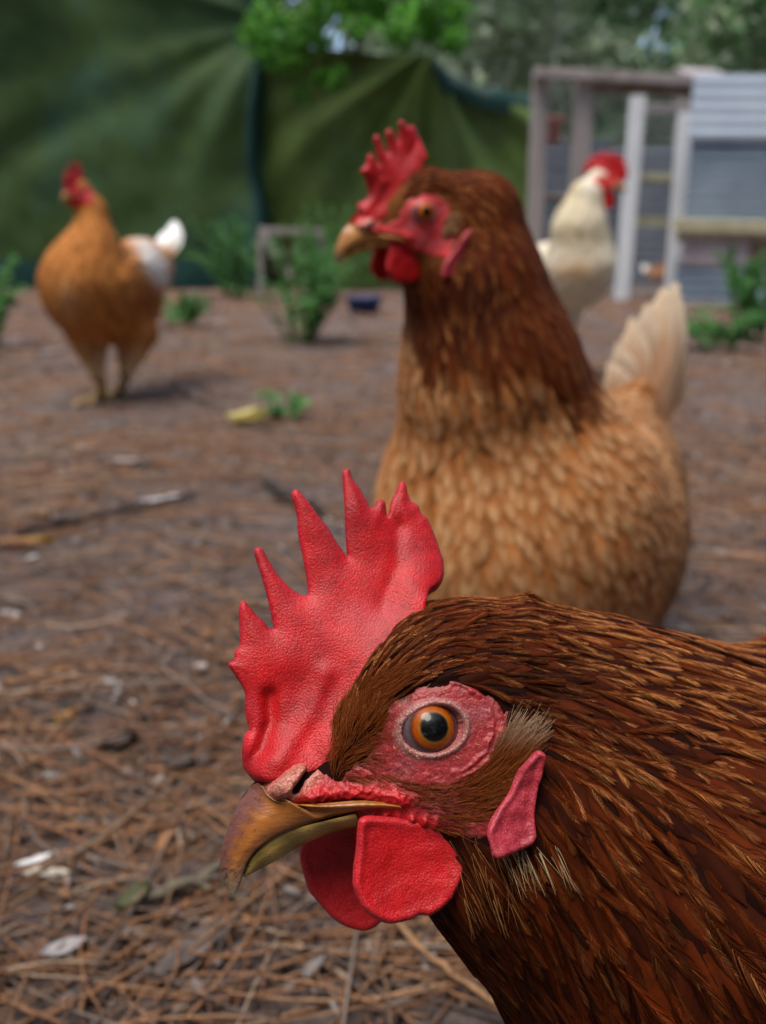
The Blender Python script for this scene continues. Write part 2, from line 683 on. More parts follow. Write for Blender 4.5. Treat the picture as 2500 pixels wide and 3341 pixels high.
def vane_coat(name, body, P, flow, L, W, tint_fn, mat, parent, lift=0.12, K=6):
    """Feathers as small cambered vanes; tint_fn(P, t (K,), v (5,)) -> (n, K, 5, 3)."""
    pts, tan, nor = shafts(body, P, flow, L, K=K, lift=lift)
    n = len(P)
    t = np.linspace(0, 1, K)
    B = np.cross(nor, tan)
    prof = np.sqrt(np.clip(np.sin(math.pi * np.clip(0.12 + 0.88 * t, 0, 1)), 0, 1)) * (1 - 0.25 * t)
    prof[-1] = 0.12
    v = np.array([-1, -0.5, 0, 0.5, 1.0])
    hw = W[:, None, None] * prof[None, :, None] * v[None, None, :] * (1 + RNG.normal(0, 0.12, (n, K, 1)))
    V = pts[:, :, None, :] + B[:, :, None, :] * hw[..., None] - nor[:, :, None, :] * (0.28 * W[:, None, None] * prof[None, :, None] * (v ** 2)[None, None, :])[..., None]
    V = V - tan[:, :, None, :] * ((v ** 2)[None, None, :] * (0.25 * W)[:, None, None] * (t[None, :, None]))[..., None]
    F = grid_faces(K, 5)
    F = (F[None] + (np.arange(n) * K * 5)[:, None, None]).reshape(-1, 4)
    o = mesh(name, V.reshape(-1, 3), F, mat, parent, tint_fn(P, t, v).reshape(-1, 3))
    o['kind'] = 'stuff'
    return o


def idw(pts, vals, scale):
    pts, vals = np.asarray(pts, float), np.asarray(vals, float)

    def f(Q):
        d2 = ((Q[:, None, :] - pts[None]) ** 2).sum(-1) + (scale * 0.15) ** 2
        wt = 1.0 / d2 ** 1.5
        return (wt[..., None] * vals[None]).sum(1) / wt.sum(1, keepdims=True)
    return f


# ------------------------------------------------------------------ slabs: traced, inflated, double-sided sheets (combs, wattles, lobes, leaves)
def poly_sd(pts, poly):
    """Distance from pts (n,2) to the outline, and inside flags."""
    a = poly
    b = np.roll(poly, -1, 0)
    ab = b - a
    ap = pts[:, None, :] - a[None]
    h = np.clip((ap * ab[None]).sum(-1) / np.maximum((ab * ab).sum(-1), 1e-12)[None], 0, 1)
    d = np.linalg.norm(ap - h[..., None] * ab[None], axis=-1).min(1)
    cond = (a[None, :, 1] > pts[:, 1:2]) != (b[None, :, 1] > pts[:, 1:2])
    den = np.where(np.abs(b[:, 1] - a[:, 1]) < 1e-12, 1e-12, b[:, 1] - a[:, 1])
    xi = a[None, :, 0] + (pts[:, 1:2] - a[None, :, 1]) * ab[None, :, 0] / den[None]
    inside = (cond & (pts[:, 0:1] < xi)).sum(1) % 2 == 1
    return d, inside


def resample(poly, step, smooth=1, wobble=0.0):
    poly = np.asarray(poly, float)
    out = []
    m = len(poly)
    for i in range(m):
        p0, p1, p2, p3 = poly[i - 1], poly[i], poly[(i + 1) % m], poly[(i + 2) % m]
        k = max(1, int(round(np.linalg.norm(p2 - p1) / step)))
        for j in range(k):
            t = j / k
            c = 0.5 * ((2 * p1) + (-p0 + p2) * t + (2 * p0 - 5 * p1 + 4 * p2 - p3) * t * t + (-p0 + 3 * p1 - 3 * p2 + p3) * t ** 3)
            out.append(c * 0.65 + (p1 + (p2 - p1) * t) * 0.35)
    out = np.array(out)
    if wobble:
        out = out + RNG.normal(0, wobble, out.shape)
    return out


def slab(poly, step, half, mid):
    """poly (n,2). half(Q, d) half-thickness, mid(Q) offset of the mid-surface. Returns V (x, y=offset, z), F, Q, d."""
    out = resample(poly, step * 0.8)
    lo, hi = out.min(0), out.max(0)
    gx, gy = np.meshgrid(np.arange(lo[0], hi[0], step), np.arange(lo[1], hi[1], step))
    g = np.stack([gx.ravel(), gy.ravel()], -1)
    g[:, 0] += (np.round((g[:, 1] - lo[1]) / step) % 2) * step / 2
    g = g + RNG.normal(0, step * 0.06, g.shape)
    d, ins = poly_sd(g, out)
    g = g[ins & (d > step * 0.55)]
    n = len(out)
    allp = np.concatenate([out, g])
    r = delaunay_2d_cdt([Vector(p) for p in allp], [], [list(range(n))], 1, 1e-9)
    Q = np.array([tuple(v) for v in r[0]])
    T = np.array([f for f in r[2]])
    d, _ = poly_sd(Q, out)
    d[:n] = 0
    h = half(Q, d)
    h[:n] = 0
    mo = mid(Q)
    A = np.stack([Q[:, 0], mo + h, Q[:, 1]], -1)
    Bk = np.stack([Q[:, 0], mo - h, Q[:, 1]], -1)
    m = len(Q)
    edge = d < 1e-9
    back = np.where(edge, np.arange(m), np.arange(m) + m)
    F = np.concatenate([T[:, ::-1], back[T]])
    V = np.concatenate([A, Bk])
    return V, F, np.concatenate([Q, Q]), np.concatenate([d, d])


# ------------------------------------------------------------------ the canonical hen's head (mm; x to the beak, y to the hen's left, z up)
class Frame:
    def __init__(self, px, py, depth, yaw, pitch=0.0, roll=0.0, facing=-1, tilt=0.0):
        """Sagittal plane through pixel (px, py) at the given depth. yaw turns the beak towards the camera."""
        O = P3(px, py, depth)
        v = nrm(ray(px, py))
        r = nrm(RIGHT - (RIGHT @ v) * v)
        u = np.cross(r, v)
        y = -v                                        # towards the camera
        x = -r
        if facing > 0:                                # faces right: the hen's right side is towards the camera
            y, x = v, r
        R = np.stack([x, y, u], 1)
        R = R @ np.array(Matrix.Rotation(yaw if facing < 0 else -yaw, 3, 'Z'))
        R = R @ np.array(Matrix.Rotation(-pitch, 3, 'Y'))
        R = R @ np.array(Matrix.Rotation(roll, 3, 'X'))
        self.O, self.R, self.s = O, R, 1.0

    def world(self, V):
        return self.O + (np.asarray(V, float) * 0.001 * self.s) @ self.R.T

    def local(self, P):
        return ((np.asarray(P, float) - self.O) @ self.R) * (1000.0 / self.s)

    def C(self, px, py, off=0.0):
        """Pixel -> canonical mm on the plane y = off."""
        n = self.R[:, 1]
        d = ray(px, py)
        o = self.O + n * off * 0.001
        t = ((o - CAMP) @ n) / (d @ n)
        return self.local(CAMP + d * t)

    def C2(self, pts, off=0.0):
        q = np.array([self.C(p[0], p[1], off) for p in pts])
        return q[:, [0, 2]]


NEAR = Frame(1400, 2380, 0.1545, math.radians(17))
C = NEAR.C


def xz(px, py, off=0.0):
    return C(px, py, off)[[0, 2]]


def cen(px, py, off=0.0):
    return C(px, py, off)


HEAD = [                                              # primitives in canonical mm
    ('e', cen(1450, 2290), (17.5, 12.0, 14.0), None, 1),
    ('c', cen(1420, 2400), cen(960, 2590), 11.0, 5.4, 5, ((0, 1, 0), 1.0)),
    ('c', cen(1400, 2220), cen(1190, 2385), 10.0, 7.6, 4, ((0, 1, 0), 1.0)),
    ('e', cen(955, 2565), (4.6, 5.6, 3.6), None, 3),
    ('e', cen(1390, 2580), (15.5, 10.5, 7.5), None, 5),
    ('e', cen(1400, 2380, 8.0), (7.5, 3.4, 6.6), None, 3),
    ('e', np.array(cen(1400, 2380, 8.0)) * (1, -1, 1), (7.5, 3.4, 6.6), None, 3),
    ('c', cen(1480, 2560), cen(1600, 2780), 11.0, 13.0, 8, ((0, 1, 0), 1.0)),
]
HEADBODY = Body(HEAD)
CUR = [HEADBODY.sdf]            # distance field of the hen whose head is being dressed, in canonical mm


def dress(fr, body):
    CUR[0] = lambda Q: body.sdf(fr.world(Q)) * (1000.0 / fr.s)
    body.carve = [(fr.world(EYE_C * (1, sd, 1)), 0.0062 * fr.s) for sd in (1, -1)]


def surf_y(X, Z, ytop=22.0, n=56):
    """Outermost lateral surface of the head at canonical (x, z)."""
    X, Z = np.asarray(X, float), np.asarray(Z, float)
    y = np.full(X.shape, 0.0)
    done = np.zeros(X.shape, bool)
    prev = None
    for yy in np.linspace(ytop, 0.0, n):
        d = CUR[0](np.stack([X, np.full_like(X, yy), Z], -1))
        hit = (d <= 0) & ~done
        if prev is not None and hit.any():
            f = prev[hit] / np.maximum(prev[hit] - d[hit], 1e-9)
            y[hit] = yy + (ytop / (n - 1)) * (1 - f)
        elif hit.any():
            y[hit] = yy
        done |= hit
        prev = d
    return y


def onsurf(px, py, lift=0.0):
    off = 8.0
    for _ in range(4):
        q = C(px, py, off)
        off = float(surf_y(q[0:1], q[2:3])[0]) + lift
    return np.array([q[0], off, q[2]])


def seg_dist(Q, a, b):
    ab = b - a
    h = np.clip(((Q - a) @ ab) / (ab @ ab), 0, 1)
    return np.linalg.norm(Q - a - h[:, None] * ab, axis=1), h


def line_dist(Q, pts):
    D = np.stack([seg_dist(Q, pts[i], pts[i + 1])[0] for i in range(len(pts) - 1)], 0)
    return D.min(0)


# traced outlines, in photograph pixels
COMB_PX = [(800, 2330), (798, 2261), (782, 2229), (758, 2192), (742, 2166), (763, 2155), (766, 2125), (782, 2104), (781, 2044),
           (779, 1990), (787, 1962), (801, 1962), (836, 2006), (863, 2030), (874, 2047), (892, 2052), (885, 2011), (869, 1935),
           (847, 1859), (831, 1805), (833, 1788), (844, 1783), (858, 1788), (879, 1826), (909, 1875), (939, 1908), (975, 1936),
           (1003, 1941), (1002, 1892), (988, 1815), (972, 1734), (969, 1685), (956, 1636), (949, 1614), (961, 1595), (975, 1601),
           (1005, 1636), (1043, 1690), (1070, 1723), (1097, 1766), (1124, 1803), (1133, 1818), (1130, 1788), (1124, 1718),
           (1121, 1636), (1116, 1571), (1116, 1538), (1130, 1528), (1143, 1535), (1149, 1560), (1173, 1592), (1195, 1630),
           (1208, 1656), (1222, 1652), (1229, 1636), (1244, 1629), (1258, 1637), (1262, 1662), (1265, 1682), (1270, 1663),
           (1279, 1630), (1295, 1603), (1302, 1577), (1314, 1568), (1327, 1579), (1333, 1609), (1344, 1633), (1366, 1647),
           (1377, 1674), (1396, 1690), (1412, 1728), (1431, 1777), (1448, 1826), (1450, 1870), (1442, 1902), (1423, 1927),
           (1396, 1945), (1380, 2000), (1370, 2100), (1260, 2260), (1180, 2420), (1130, 2520), (1010, 2545), (906, 2556),
           (866, 2562), (828, 2548), (795, 2505), (788, 2452), (797, 2397), (812, 2380)]
COMB2_PX = [(1170, 690), (1166, 672), (1175, 660), (1195, 650), (1203, 629), (1188, 582), (1173, 558), (1184, 546), (1195, 531),
            (1199, 510), (1209, 499), (1220, 513), (1234, 536), (1225, 477), (1219, 451), (1231, 438), (1243, 455), (1256, 493),
            (1266, 500), (1263, 459), (1258, 431), (1274, 419), (1289, 444), (1299, 464), (1303, 422), (1299, 400), (1315, 391),
            (1329, 412), (1351, 410), (1365, 430), (1380, 477), (1388, 513), (1376, 537), (1365, 590), (1340, 640), (1304, 680),
            (1267, 735), (1215, 752), (1180, 735)]
WATTLE_PX = [(1168, 2672), (1200, 2660), (1300, 2668), (1418, 2690), (1464, 2715), (1498, 2759), (1510, 2812), (1499, 2865),
             (1471, 2925), (1431, 2965), (1398, 2985), (1365, 2984), (1338, 2998), (1278, 3013), (1238, 3004), (1205, 2985), (1179, 2958),
             (1159, 2918), (1150, 2885), (1152, 2832), (1160, 2772), (1163, 2720)]
FARWATTLE_PX = [(1010, 2715), (984, 2757), (979, 2799), (992, 2852), (1012, 2912), (1046, 2952), (1086, 2998), (1125, 3025),
                (1165, 3038), (1195, 3041), (1225, 3028), (1245, 3008), (1300, 2950), (1330, 2870), (1320, 2760), (1250, 2690), (1120, 2680)]
LOBE_PX = [(1745, 2450), (1770, 2455), (1780, 2475), (1773, 2533), (1763, 2593), (1757, 2666), (1760, 2732), (1743, 2759), (1684, 2785),
           (1624, 2802), (1606, 2790), (1600, 2760), (1592, 2725), (1600, 2690), (1630, 2640), (1668, 2590), (1700, 2510)]
EYE_C = cen(1398, 2377, float(surf_y(*[np.array([v]) for v in xz(1398, 2377, 12)])[0]) - 2.5)
EYE_R = 5.3

RED = np.array(srgb(200, 15, 20))
PINK = np.array(srgb(166, 50, 52))


def comb_part(fr, parent, poly2, mat, base_pts, curl=0.0, step=0.42, fold=1.0):
    base = np.asarray(base_pts)

    def half(Q, d):
        t = 0.36 * np.sqrt(np.clip(1 - (1 - np.clip(d / 0.5, 0, 1)) ** 2, 0, 1)) + 1.2 * (1 - np.exp(-d / 2.6))
        db = line_dist(Q, base)
        return t * (1 + 0.35 * np.exp(-db / 12)) + np.clip(d, 0, 1) * 4.0 * np.exp(-(db / 5.5) ** 1.5)

    def mid(Q):
        z = Q[:, 1]
        x = Q[:, 0]
        q3 = np.c_[x, z, z * 0]
        g1 = line_dist(Q, NEAR.C2([(812, 2500), (858, 2440), (888, 2350), (885, 2270)], 3))
        g2 = line_dist(Q, NEAR.C2([(905, 2480), (960, 2400), (1010, 2330), (1060, 2200)], 3))
        g3 = line_dist(Q, NEAR.C2([(1240, 1980), (1290, 1850), (1300, 1720)], 0))
        fo = -1.5 * np.exp(-(g1 / 1.3) ** 2) + 0.8 * np.exp(-(g2 / 1.8) ** 2) - 0.6 * np.exp(-(g3 / 1.6) ** 2)
        return fold * (fo + 1.1 * vnoise(q3, 0.08, 3.1) + 0.18 * vnoise(q3, 0.22, 5.0)) + curl * np.clip(z - 10, 0, 40) ** 1.5 * 0.01

    V, F, Q, d = slab(poly2, step, half, mid)
    q3 = np.c_[Q[:, 0], Q[:, 1], V[:, 1] * 0.3]
    nz = vnoise(q3, 0.16, 1.7)
    nz2 = vnoise(q3, 0.45, 6.0) + vnoise(q3, 1.1, 9.0) * .7
    T = RED * (1 + 0.30 * nz[:, None] + 0.16 * nz2[:, None])
    pk = sstep(0.15, 0.7, vnoise(q3, 0.13, 14.0))[:, None] * .35
    T = T * (1 - pk) + np.array(srgb(206, 62, 70)) * pk
    fl = sstep(0.62, 0.78, vnoise(q3, 1.6, 21.0))[:, None] * .8
    T = T * (1 - fl) + np.array([0.05, 0.012, 0.01]) * fl
    # painted pale highlight on the middle of the blade, faintly purplish towards the rear edge
    highlight = np.exp(-((Q[:, 0] - xz(1140, 2010)[0]) / 7) ** 2 - ((Q[:, 1] - xz(1140, 2010)[1]) / 6) ** 2)
    T = T * (1 - 0.22 * highlight[:, None]) + np.array(srgb(226, 100, 104)) * 0.22 * highlight[:, None]
    edge = np.exp(-d / 0.7)
    T = T * (1 - 0.25 * edge[:, None]) + np.array(srgb(200, 70, 90)) * 0.25 * edge[:, None]
    return mesh('comb', fr.world(V), F, mat, parent, T)


def flap_part(name, fr, parent, poly2, off, thick, mat, tone, rim=0.0, cup=0.0, step=0.5, side=1, lean=(0, 0), seed=0.0, rimside=1, crease=0.12):
    c = np.mean(poly2, 0)
    size = np.ptp(poly2, 0).max() / 2

    def half(Q, d):
        t = thick * np.sqrt(np.clip(1 - (1 - np.clip(d / (thick * 1.3), 0, 1)) ** 2, 0, 1))
        return t + rim * np.exp(-((d - thick * 1.1) / (thick * 0.7)) ** 2) * (d > 0) * (0.25 + 0.75 * sstep(-0.1, 0.6, (Q[:, 0] - c[0]) * rimside / size))

    def mid(Q):
        r = np.linalg.norm((Q - c) / size, axis=1)
        q3 = np.c_[Q, Q[:, 0] * 0]
        return off - cup * (1 - r ** 2) + lean[0] * (Q[:, 0] - c[0]) + lean[1] * (Q[:, 1] - c[1]) + 0.35 * thick * vnoise(q3, 0.22, seed) + crease * vnoise(q3, 0.6, seed + 3)

    V, F, Q, d = slab(poly2, step, half, mid)
    V[:, 1] *= side
    if side < 0:
        F = F[:, ::-1]
    nz = vnoise(np.c_[Q, Q[:, 0] * 0], 0.25, seed + 9)
    T = np.asarray(tone) * (1 + 0.22 * nz[:, None])
    e = np.exp(-d / 0.9)[:, None]
    T = T * (1 - 0.2 * e) + np.array(srgb(214, 90, 104)) * 0.2 * e
    return mesh(name, fr.world(V), F, mat, parent, T)


def eye_part(fr, parent, side, pup=25.5, glow=1.0):
    nu, nv = 40, 48
    phi = np.linspace(0, math.pi, nu)[:, None]
    th = (np.arange(nv) / nv * 2 * math.pi)[None, :]
    d = np.stack([np.sin(phi) * np.cos(th), np.cos(phi) + 0 * th, np.sin(phi) * np.sin(th)], -1).reshape(-1, 3)
    axis = nrm(np.array([0.10, 1.0, 0.04]))          # the iris looks a little forward
    q = nrm(d)
    # turn the pole to the axis
    zed = np.array([0, 1.0, 0])
    R = np.array(Vector(zed).rotation_difference(Vector(axis)).to_matrix())
    a = np.degrees(np.arccos(np.clip(q[:, 1], -1, 1)))
    bulge = 1 + 0.05 * np.exp(-(a / 32) ** 2)
    V = (q * bulge[:, None] * EYE_R) @ R.T + EYE_C
    iris = 43.5
    T = np.tile(np.array([0.18, 0.14, 0.15]), (len(V), 1))
    white = np.array(srgb(104, 86, 92))
    T[:] = white
    lim = np.array([0.012, 0.006, 0.006])
    o_out, o_in = np.array([0.40, 0.072, 0.002]), np.array([0.30, 0.14, 0.006])
    f = sstep(pup, pup + 8, a)[:, None]
    irc = (o_in * (1 - f) + o_out * f) * glow
    irc = irc * (1 - 0.75 * sstep(iris - 5, iris, a)[:, None])
    m1 = (1 - sstep(iris - 1, iris + 1.0, a))[:, None]
    T = T * (1 - m1) + irc * m1
    m2 = np.exp(-((a - iris - 1.2) / 2.2) ** 2)[:, None]
    T = T * (1 - 0.85 * m2) + lim * 0.85 * m2
    m3 = (1 - sstep(pup - 1.5, pup + 1.5, a))[:, None]
    T = T * (1 - m3) + np.array([0.002, 0.002, 0.002]) * m3
    V = V * (1, side, 1)
    F = grid_faces(nu, nv, True)
    if side > 0:
        F = F[:, ::-1]
    return mesh('eye', fr.world(V), F, M['eye'], parent, T)


# face skin: a finely modelled patch over each cheek
SKIN_PX = [(1110, 2520), (1170, 2450), (1205, 2375), (1245, 2300), (1330, 2232), (1440, 2205), (1530, 2225), (1600, 2275), (1640, 2360),
           (1690, 2420), (1720, 2500), (1660, 2640), (1640, 2740), (1540, 2760), (1400, 2735), (1250, 2712), (1150, 2706), (1060, 2680),
           (960, 2640), (880, 2600), (850, 2545), (900, 2480), (1000, 2420)]


def face_part(fr, parent, side, step=0.22, lid_tone=(176, 116, 108), tone=1.0):
    poly = NEAR.C2(SKIN_PX, 9.0)
    big = poly
    lo, hi = big.min(0), big.max(0)
    gx = np.arange(lo[0], hi[0] + step, step)
    gz = np.arange(lo[1], hi[1] + step, step)
    X, Z = np.meshgrid(gx, gz, indexing='ij')
    Q = np.stack([X.ravel(), Z.ravel()], -1)
    d, ins = poly_sd(Q, big)
    Y = surf_y(Q[:, 0], Q[:, 1])
    sd_ = np.where(ins, d, -d)
    keep = sd_ > -0.4
    y = Y + 0.25
    q3 = np.c_[Q, Q[:, 0] * 0]
    n1 = vnoise(q3, 0.5, 2.0)
    n2 = vnoise(q3, 1.3, 4.0)
    n3 = vnoise(q3, 2.6, 7.0)
    y = y + 0.30 * n1 + 0.22 * n2 + 0.10 * n3
    # eye opening and lid ring
    ec = EYE_C[[0, 2]]
    ang = math.radians(-14)
    ca, sa = math.cos(ang), math.sin(ang)
    e = Q - (ec + np.array([0.35, -0.1]))
    u = e[:, 0] * ca + e[:, 1] * sa
    v = -e[:, 0] * sa + e[:, 1] * ca
    rho = np.sqrt((u / 4.75) ** 2 + (v / 3.75) ** 2)
    th = np.arctan2(v, u)
    re = np.linalg.norm(Q - ec, axis=1)
    ysph = EYE_C[1] + np.sqrt(np.clip(EYE_R ** 2 - re ** 2, 0, None))
    lid = sstep(1.0, 1.09, rho) * (1 - sstep(1.16, 1.33, rho))
    bead = 0.5 + 0.5 * np.sin(th * 46 + 4.0 * n1) * (0.6 + 0.6 * n2)
    blend = sstep(1.12, 1.9, rho)
    ylid = np.where(re < EYE_R, ysph, EYE_C[1]) + 0.15
    y = np.where(rho < 2.2, ylid * (1 - blend) + y * blend, y)
    y = y + lid * (0.5 + 0.12 * bead)
    y = y - 0.45 * np.exp(-((rho - 1.44) / 0.06) ** 2)
    # concentric folds behind and above the eye
    back = sstep(-0.3, 0.6, -np.cos(th)) * np.exp(-((rho - 2.0) / 0.5) ** 2)
    y = y + back * 0.24 * np.sin(rho * 19 + 2.2 * n1 + 1.2 * n2)
    y = np.where(rho > 1.0, np.maximum(y, Y + 0.15 + 0.12 * n2 + lid * (0.45 + 0.16 * bead)), y)
    y = np.where(rho < 1.0, np.minimum(y, ysph - 0.05 - 2.0 * (1 - rho)), y)
    # fleshy fold over the gape, and the strip under the mouth
    fold = NEAR.C2([(1030, 2610), (1120, 2597), (1220, 2594), (1310, 2612)], 10.5)
    df = line_dist(Q, fold)
    y = y + 1.15 * np.exp(-(df / 1.25) ** 2) * (1 + 0.35 * n2)
    low = NEAR.C2([(1150, 2676), (1250, 2670), (1400, 2685)], 9.5)
    dl = line_dist(Q, low)
    y = y + 0.7 * np.exp(-(dl / 1.1) ** 2) * (1 + 0.6 * np.sin(Q[:, 0] * 3.2))
    # nostril flap and slit
    fa = NEAR.C2([(905, 2588), (975, 2520)], 6.0)
    dn, hn = seg_dist(Q, fa[0], fa[1])
    y = y + 1.9 * np.exp(-(dn / 1.45) ** 4)
    sl = NEAR.C2([(962, 2578), (990, 2535), (1022, 2505)], 6.0)
    ds = line_dist(Q, sl)
    y = y - 1.9 * np.exp(-(ds / 0.55) ** 2)
    cere = np.exp(-(line_dist(Q, NEAR.C2([(900, 2595), (1010, 2510)], 6.0)) / 2.3) ** 4)
    # sink the border into the head
    y = y - 1.0 * (1 - sstep(-0.4, 2.4, sd_ + 0.5 * n1))
    # colours
    T = tone * PINK * (1 + 0.20 * n1 + 0.12 * n3)[:, None]
    gill = np.array(srgb(150, 82, 84)) * tone
    pale = sstep(-0.1, 0.5, vnoise(q3, 0.22, 11.0))[:, None]
    T = T * (1 - 0.45 * pale) + gill * 0.45 * pale
    redz = 0.85 * np.clip(np.exp(-(df / 2.0) ** 2) + 0.8 * np.exp(-(dl / 1.6) ** 2) + sstep(0, 9, xz(1090, 2450, 6)[0] * 0 + Q[:, 0] - xz(1120, 2450, 8)[0]), 0, 1)[:, None]
    T = T * (1 - redz) + RED * 1.05 * redz
    eb = ((1 - sstep(0.2, 2.4, sd_ + 1.0 * n1 + 0.5 * n2)) * 0.75 * (Q[:, 0] < xz(1130, 2450, 9)[0]))[:, None]
    T = T * (1 - eb) + np.array([0.10, 0.022, 0.010]) * tone * eb
    lidc = (sstep(0.95, 1.05, rho) * (1 - sstep(1.20, 1.40, rho)))[:, None]
    T = T * (1 - lidc) + np.array(srgb(*lid_tone)) * (0.8 + 0.25 * bead[:, None]) * lidc
    T = T * (1 - 0.85 * cere[:, None]) + np.array(srgb(206, 140, 118)) * 0.85 * cere[:, None]
    dk = np.exp(-(ds / 0.42) ** 2)[:, None]
    T = T * (1 - dk) + np.array(srgb(70, 30, 18)) * dk
    V = np.stack([Q[:, 0], y * side, Q[:, 1]], -1)
    F = grid_faces(len(gx), len(gz))
    F = F[keep[F].all(1)]
    if side > 0:
        F = F[:, ::-1]
    used = np.unique(F)
    remap = np.full(len(V), -1)
    remap[used] = np.arange(len(used))
    return mesh('face_skin', fr.world(V[used]), remap[F], M['face'], parent, np.clip(T[used], 0, 1))


UPPER = [((738, 2898), 0, (764, 2919), 0.25), ((722, 2872), 0, (782, 2890), 0.8), ((717, 2830), 0, (796, 2846), 1.5),
         ((722, 2780), 0, (812, 2808), 2.0), ((735, 2732), 0, (838, 2775), 2.7), ((752, 2680), 0, (876, 2745), 3.4),
         ((775, 2626), 0, (925, 2717), 4.2), ((812, 2572), 0, (985, 2695), 5.1), ((845, 2556), 2.0, (1045, 2676), 6.0),
         ((872, 2596), 4.2, (1105, 2659), 7.0), ((925, 2622), 5.6, (1165, 2646), 8.0), ((1040, 2622), 7.0, (1230, 2638), 9.0),
         ((1180, 2612), 8.6, (1285, 2640), 9.8), ((1290, 2622), 9.8, (1318, 2640), 10.2)]


NOSTRIL_PX = [(884, 2588), (890, 2562), (918, 2532), (955, 2508), (990, 2498), (1004, 2506), (992, 2524), (968, 2546), (950, 2576), (930, 2600), (905, 2612)]


def beak_parts(fr, parent, light=False):
    yy = max(onsurf(*p)[1] for p in ((905, 2590), (945, 2550), (985, 2512))) + 0.25
    for sd in (1, -1):
        flap_part('nostril_flap', fr, parent, NEAR.C2(NOSTRIL_PX, 6.5), yy - (0.7 if light else 0), 0.8, M['face'], np.array(srgb(196, 92, 84)) if light else np.array(srgb(180, 112, 90)), rim=0.15, cup=-0.5, step=0.35, side=sd, seed=21)
    horn, amber, tipc = np.array(srgb(96, 62, 66)), np.array(srgb(166, 102, 38)), np.array(srgb(150, 138, 118))
    olive = np.array(srgb(222, 186, 100))
    if light:
        horn, amber, tipc = np.array(srgb(190, 138, 96)), np.array(srgb(214, 154, 88)), np.array(srgb(222, 204, 182))
    rows, cols = [], []
    nc = 12
    n = len(UPPER)
    UPW = []
    for i, (u, uo, t, to) in enumerate(UPPER):
        uo2, to2 = uo, to
        if i >= 9:
            uo2 = max(uo, onsurf(*u)[1] + 0.25)
            to2 = max(to, onsurf(*t)[1] + 0.8)
        UPW.append((C(u[0], u[1], uo2), C(t[0], t[1], to2)))
    # refine the stations
    UA = resample_open(np.array([p[0] for p in UPW]), 5)
    TA = resample_open(np.array([p[1] for p in UPW]), 5)
    N = len(UA)
    for i in range(N):
        s = i / (N - 1)
        a, b = UA[i], TA[i]
        ww = abs(b[1])
        for j in range(nc):
            f = j / (nc - 1)
            p = a * (1 - f) + b * f
            # camber: round over the ridge, fuller towards the edge
            p = p + np.array([0, 1, 0]) * (ww * 0.42 * math.sin(math.pi * min(f * 1.0, 1)) ** 0.8 if s < 0.62 else 0.7 * math.sin(math.pi * f))
            if f < 0.15 and s < 0.6:
                p = p - np.array([0, 0, 0.0])
            rows.append(p)
            k = sstep(0.25, 0.0, s)
            ridge = 1 - sstep(0.10, 0.62, f + 0.06 * math.sin(i * 1.3))
            c = amber * (1 - 0.85 * ridge * sstep(0.80, 0.50, s)) + horn * 0.85 * ridge * sstep(0.80, 0.50, s)
            c = c * (1 - 0.35 * sstep(0.5, 0.85, f) * sstep(0.9, 0.4, s)) + horn * 0.35 * sstep(0.5, 0.85, f) * sstep(0.9, 0.4, s)
            c = c * (1 - 0.85 * k) + (tipc * (0.45 + 0.65 * f)) * 0.85 * k
            dirt = sstep(0.08, 0.3, mnoise.noise((f * 9.0, s * 55.0, 2.0))) * math.exp(-((s - 0.13) / 0.07) ** 2)
            c = c * (1 - 0.75 * dirt) + np.array([0.03, 0.018, 0.012]) * 0.75 * dirt
            c = c * (1 + 0.30 * mnoise.noise((f * 7.0, s * 3.0, 1.0)) + 0.16 * mnoise.noise((f * 22.0, s * 5.0, 4.0)))
            cols.append(np.clip(c, 0, 1))
        # underside back to the midline
        rows.append(np.array([b[0] - 0.2, max(b[1] - 0.7, 0.05), b[2] + 0.35]))
        cols.append(horn * 0.4)
        rows.append(np.array([b[0], 0.0, b[2] + 0.9]))
        cols.append(horn * 0.3)
    V = np.array(rows)
    F = grid_faces(N, nc + 2)
    V2 = V * (1, -1, 1)
    FF = np.concatenate([F, F[:, ::-1] + len(V)])
    mesh('upper_beak', fr.world(np.concatenate([V, V2])), FF, M['beak'], parent, np.array(cols * 2))
    low = [((795, 2858), (797, 2864), 0.4), ((822, 2800), (838, 2845), 1.7), ((870, 2752), (902, 2812), 2.8), ((930, 2716), (968, 2774), 3.9),
           ((1000, 2694), (1045, 2738), 5.2), ((1080, 2674), (1122, 2714), 6.6), ((1160, 2655), (1172, 2704), 7.0)]
    rows, cols = [], []
    LA = resample_open(np.array([C(a[0], a[1], wv) for a, bq, wv in low]), 4)
    LB = resample_open(np.array([C(bq[0], bq[1], wv * 0.35) for a, bq, wv in low]), 4)
    N = len(LA)
    for i in range(N):
        a, b = LA[i], LB[i]
        for j in range(9):
            f = j / 8
            p = a * (1 - f) + b * f
            p[1] = a[1] * math.cos(f * math.pi / 2) ** 0.7
            rows.append(p)
            c = olive * (1 - 0.35 * f) * (0.8 + 0.2 * math.sin(i * 0.9))
            if f < 0.3 and i < N * 0.6:
                c = c * 0.6
            cols.append(c)
    V = np.array(rows)
    F = grid_faces(N, 9)
    V2 = V * (1, -1, 1)
    mesh('lower_beak', fr.world(np.concatenate([V, V2])), np.concatenate([F, F[:, ::-1] + len(V)]), M['beak'], parent, np.array(cols * 2))


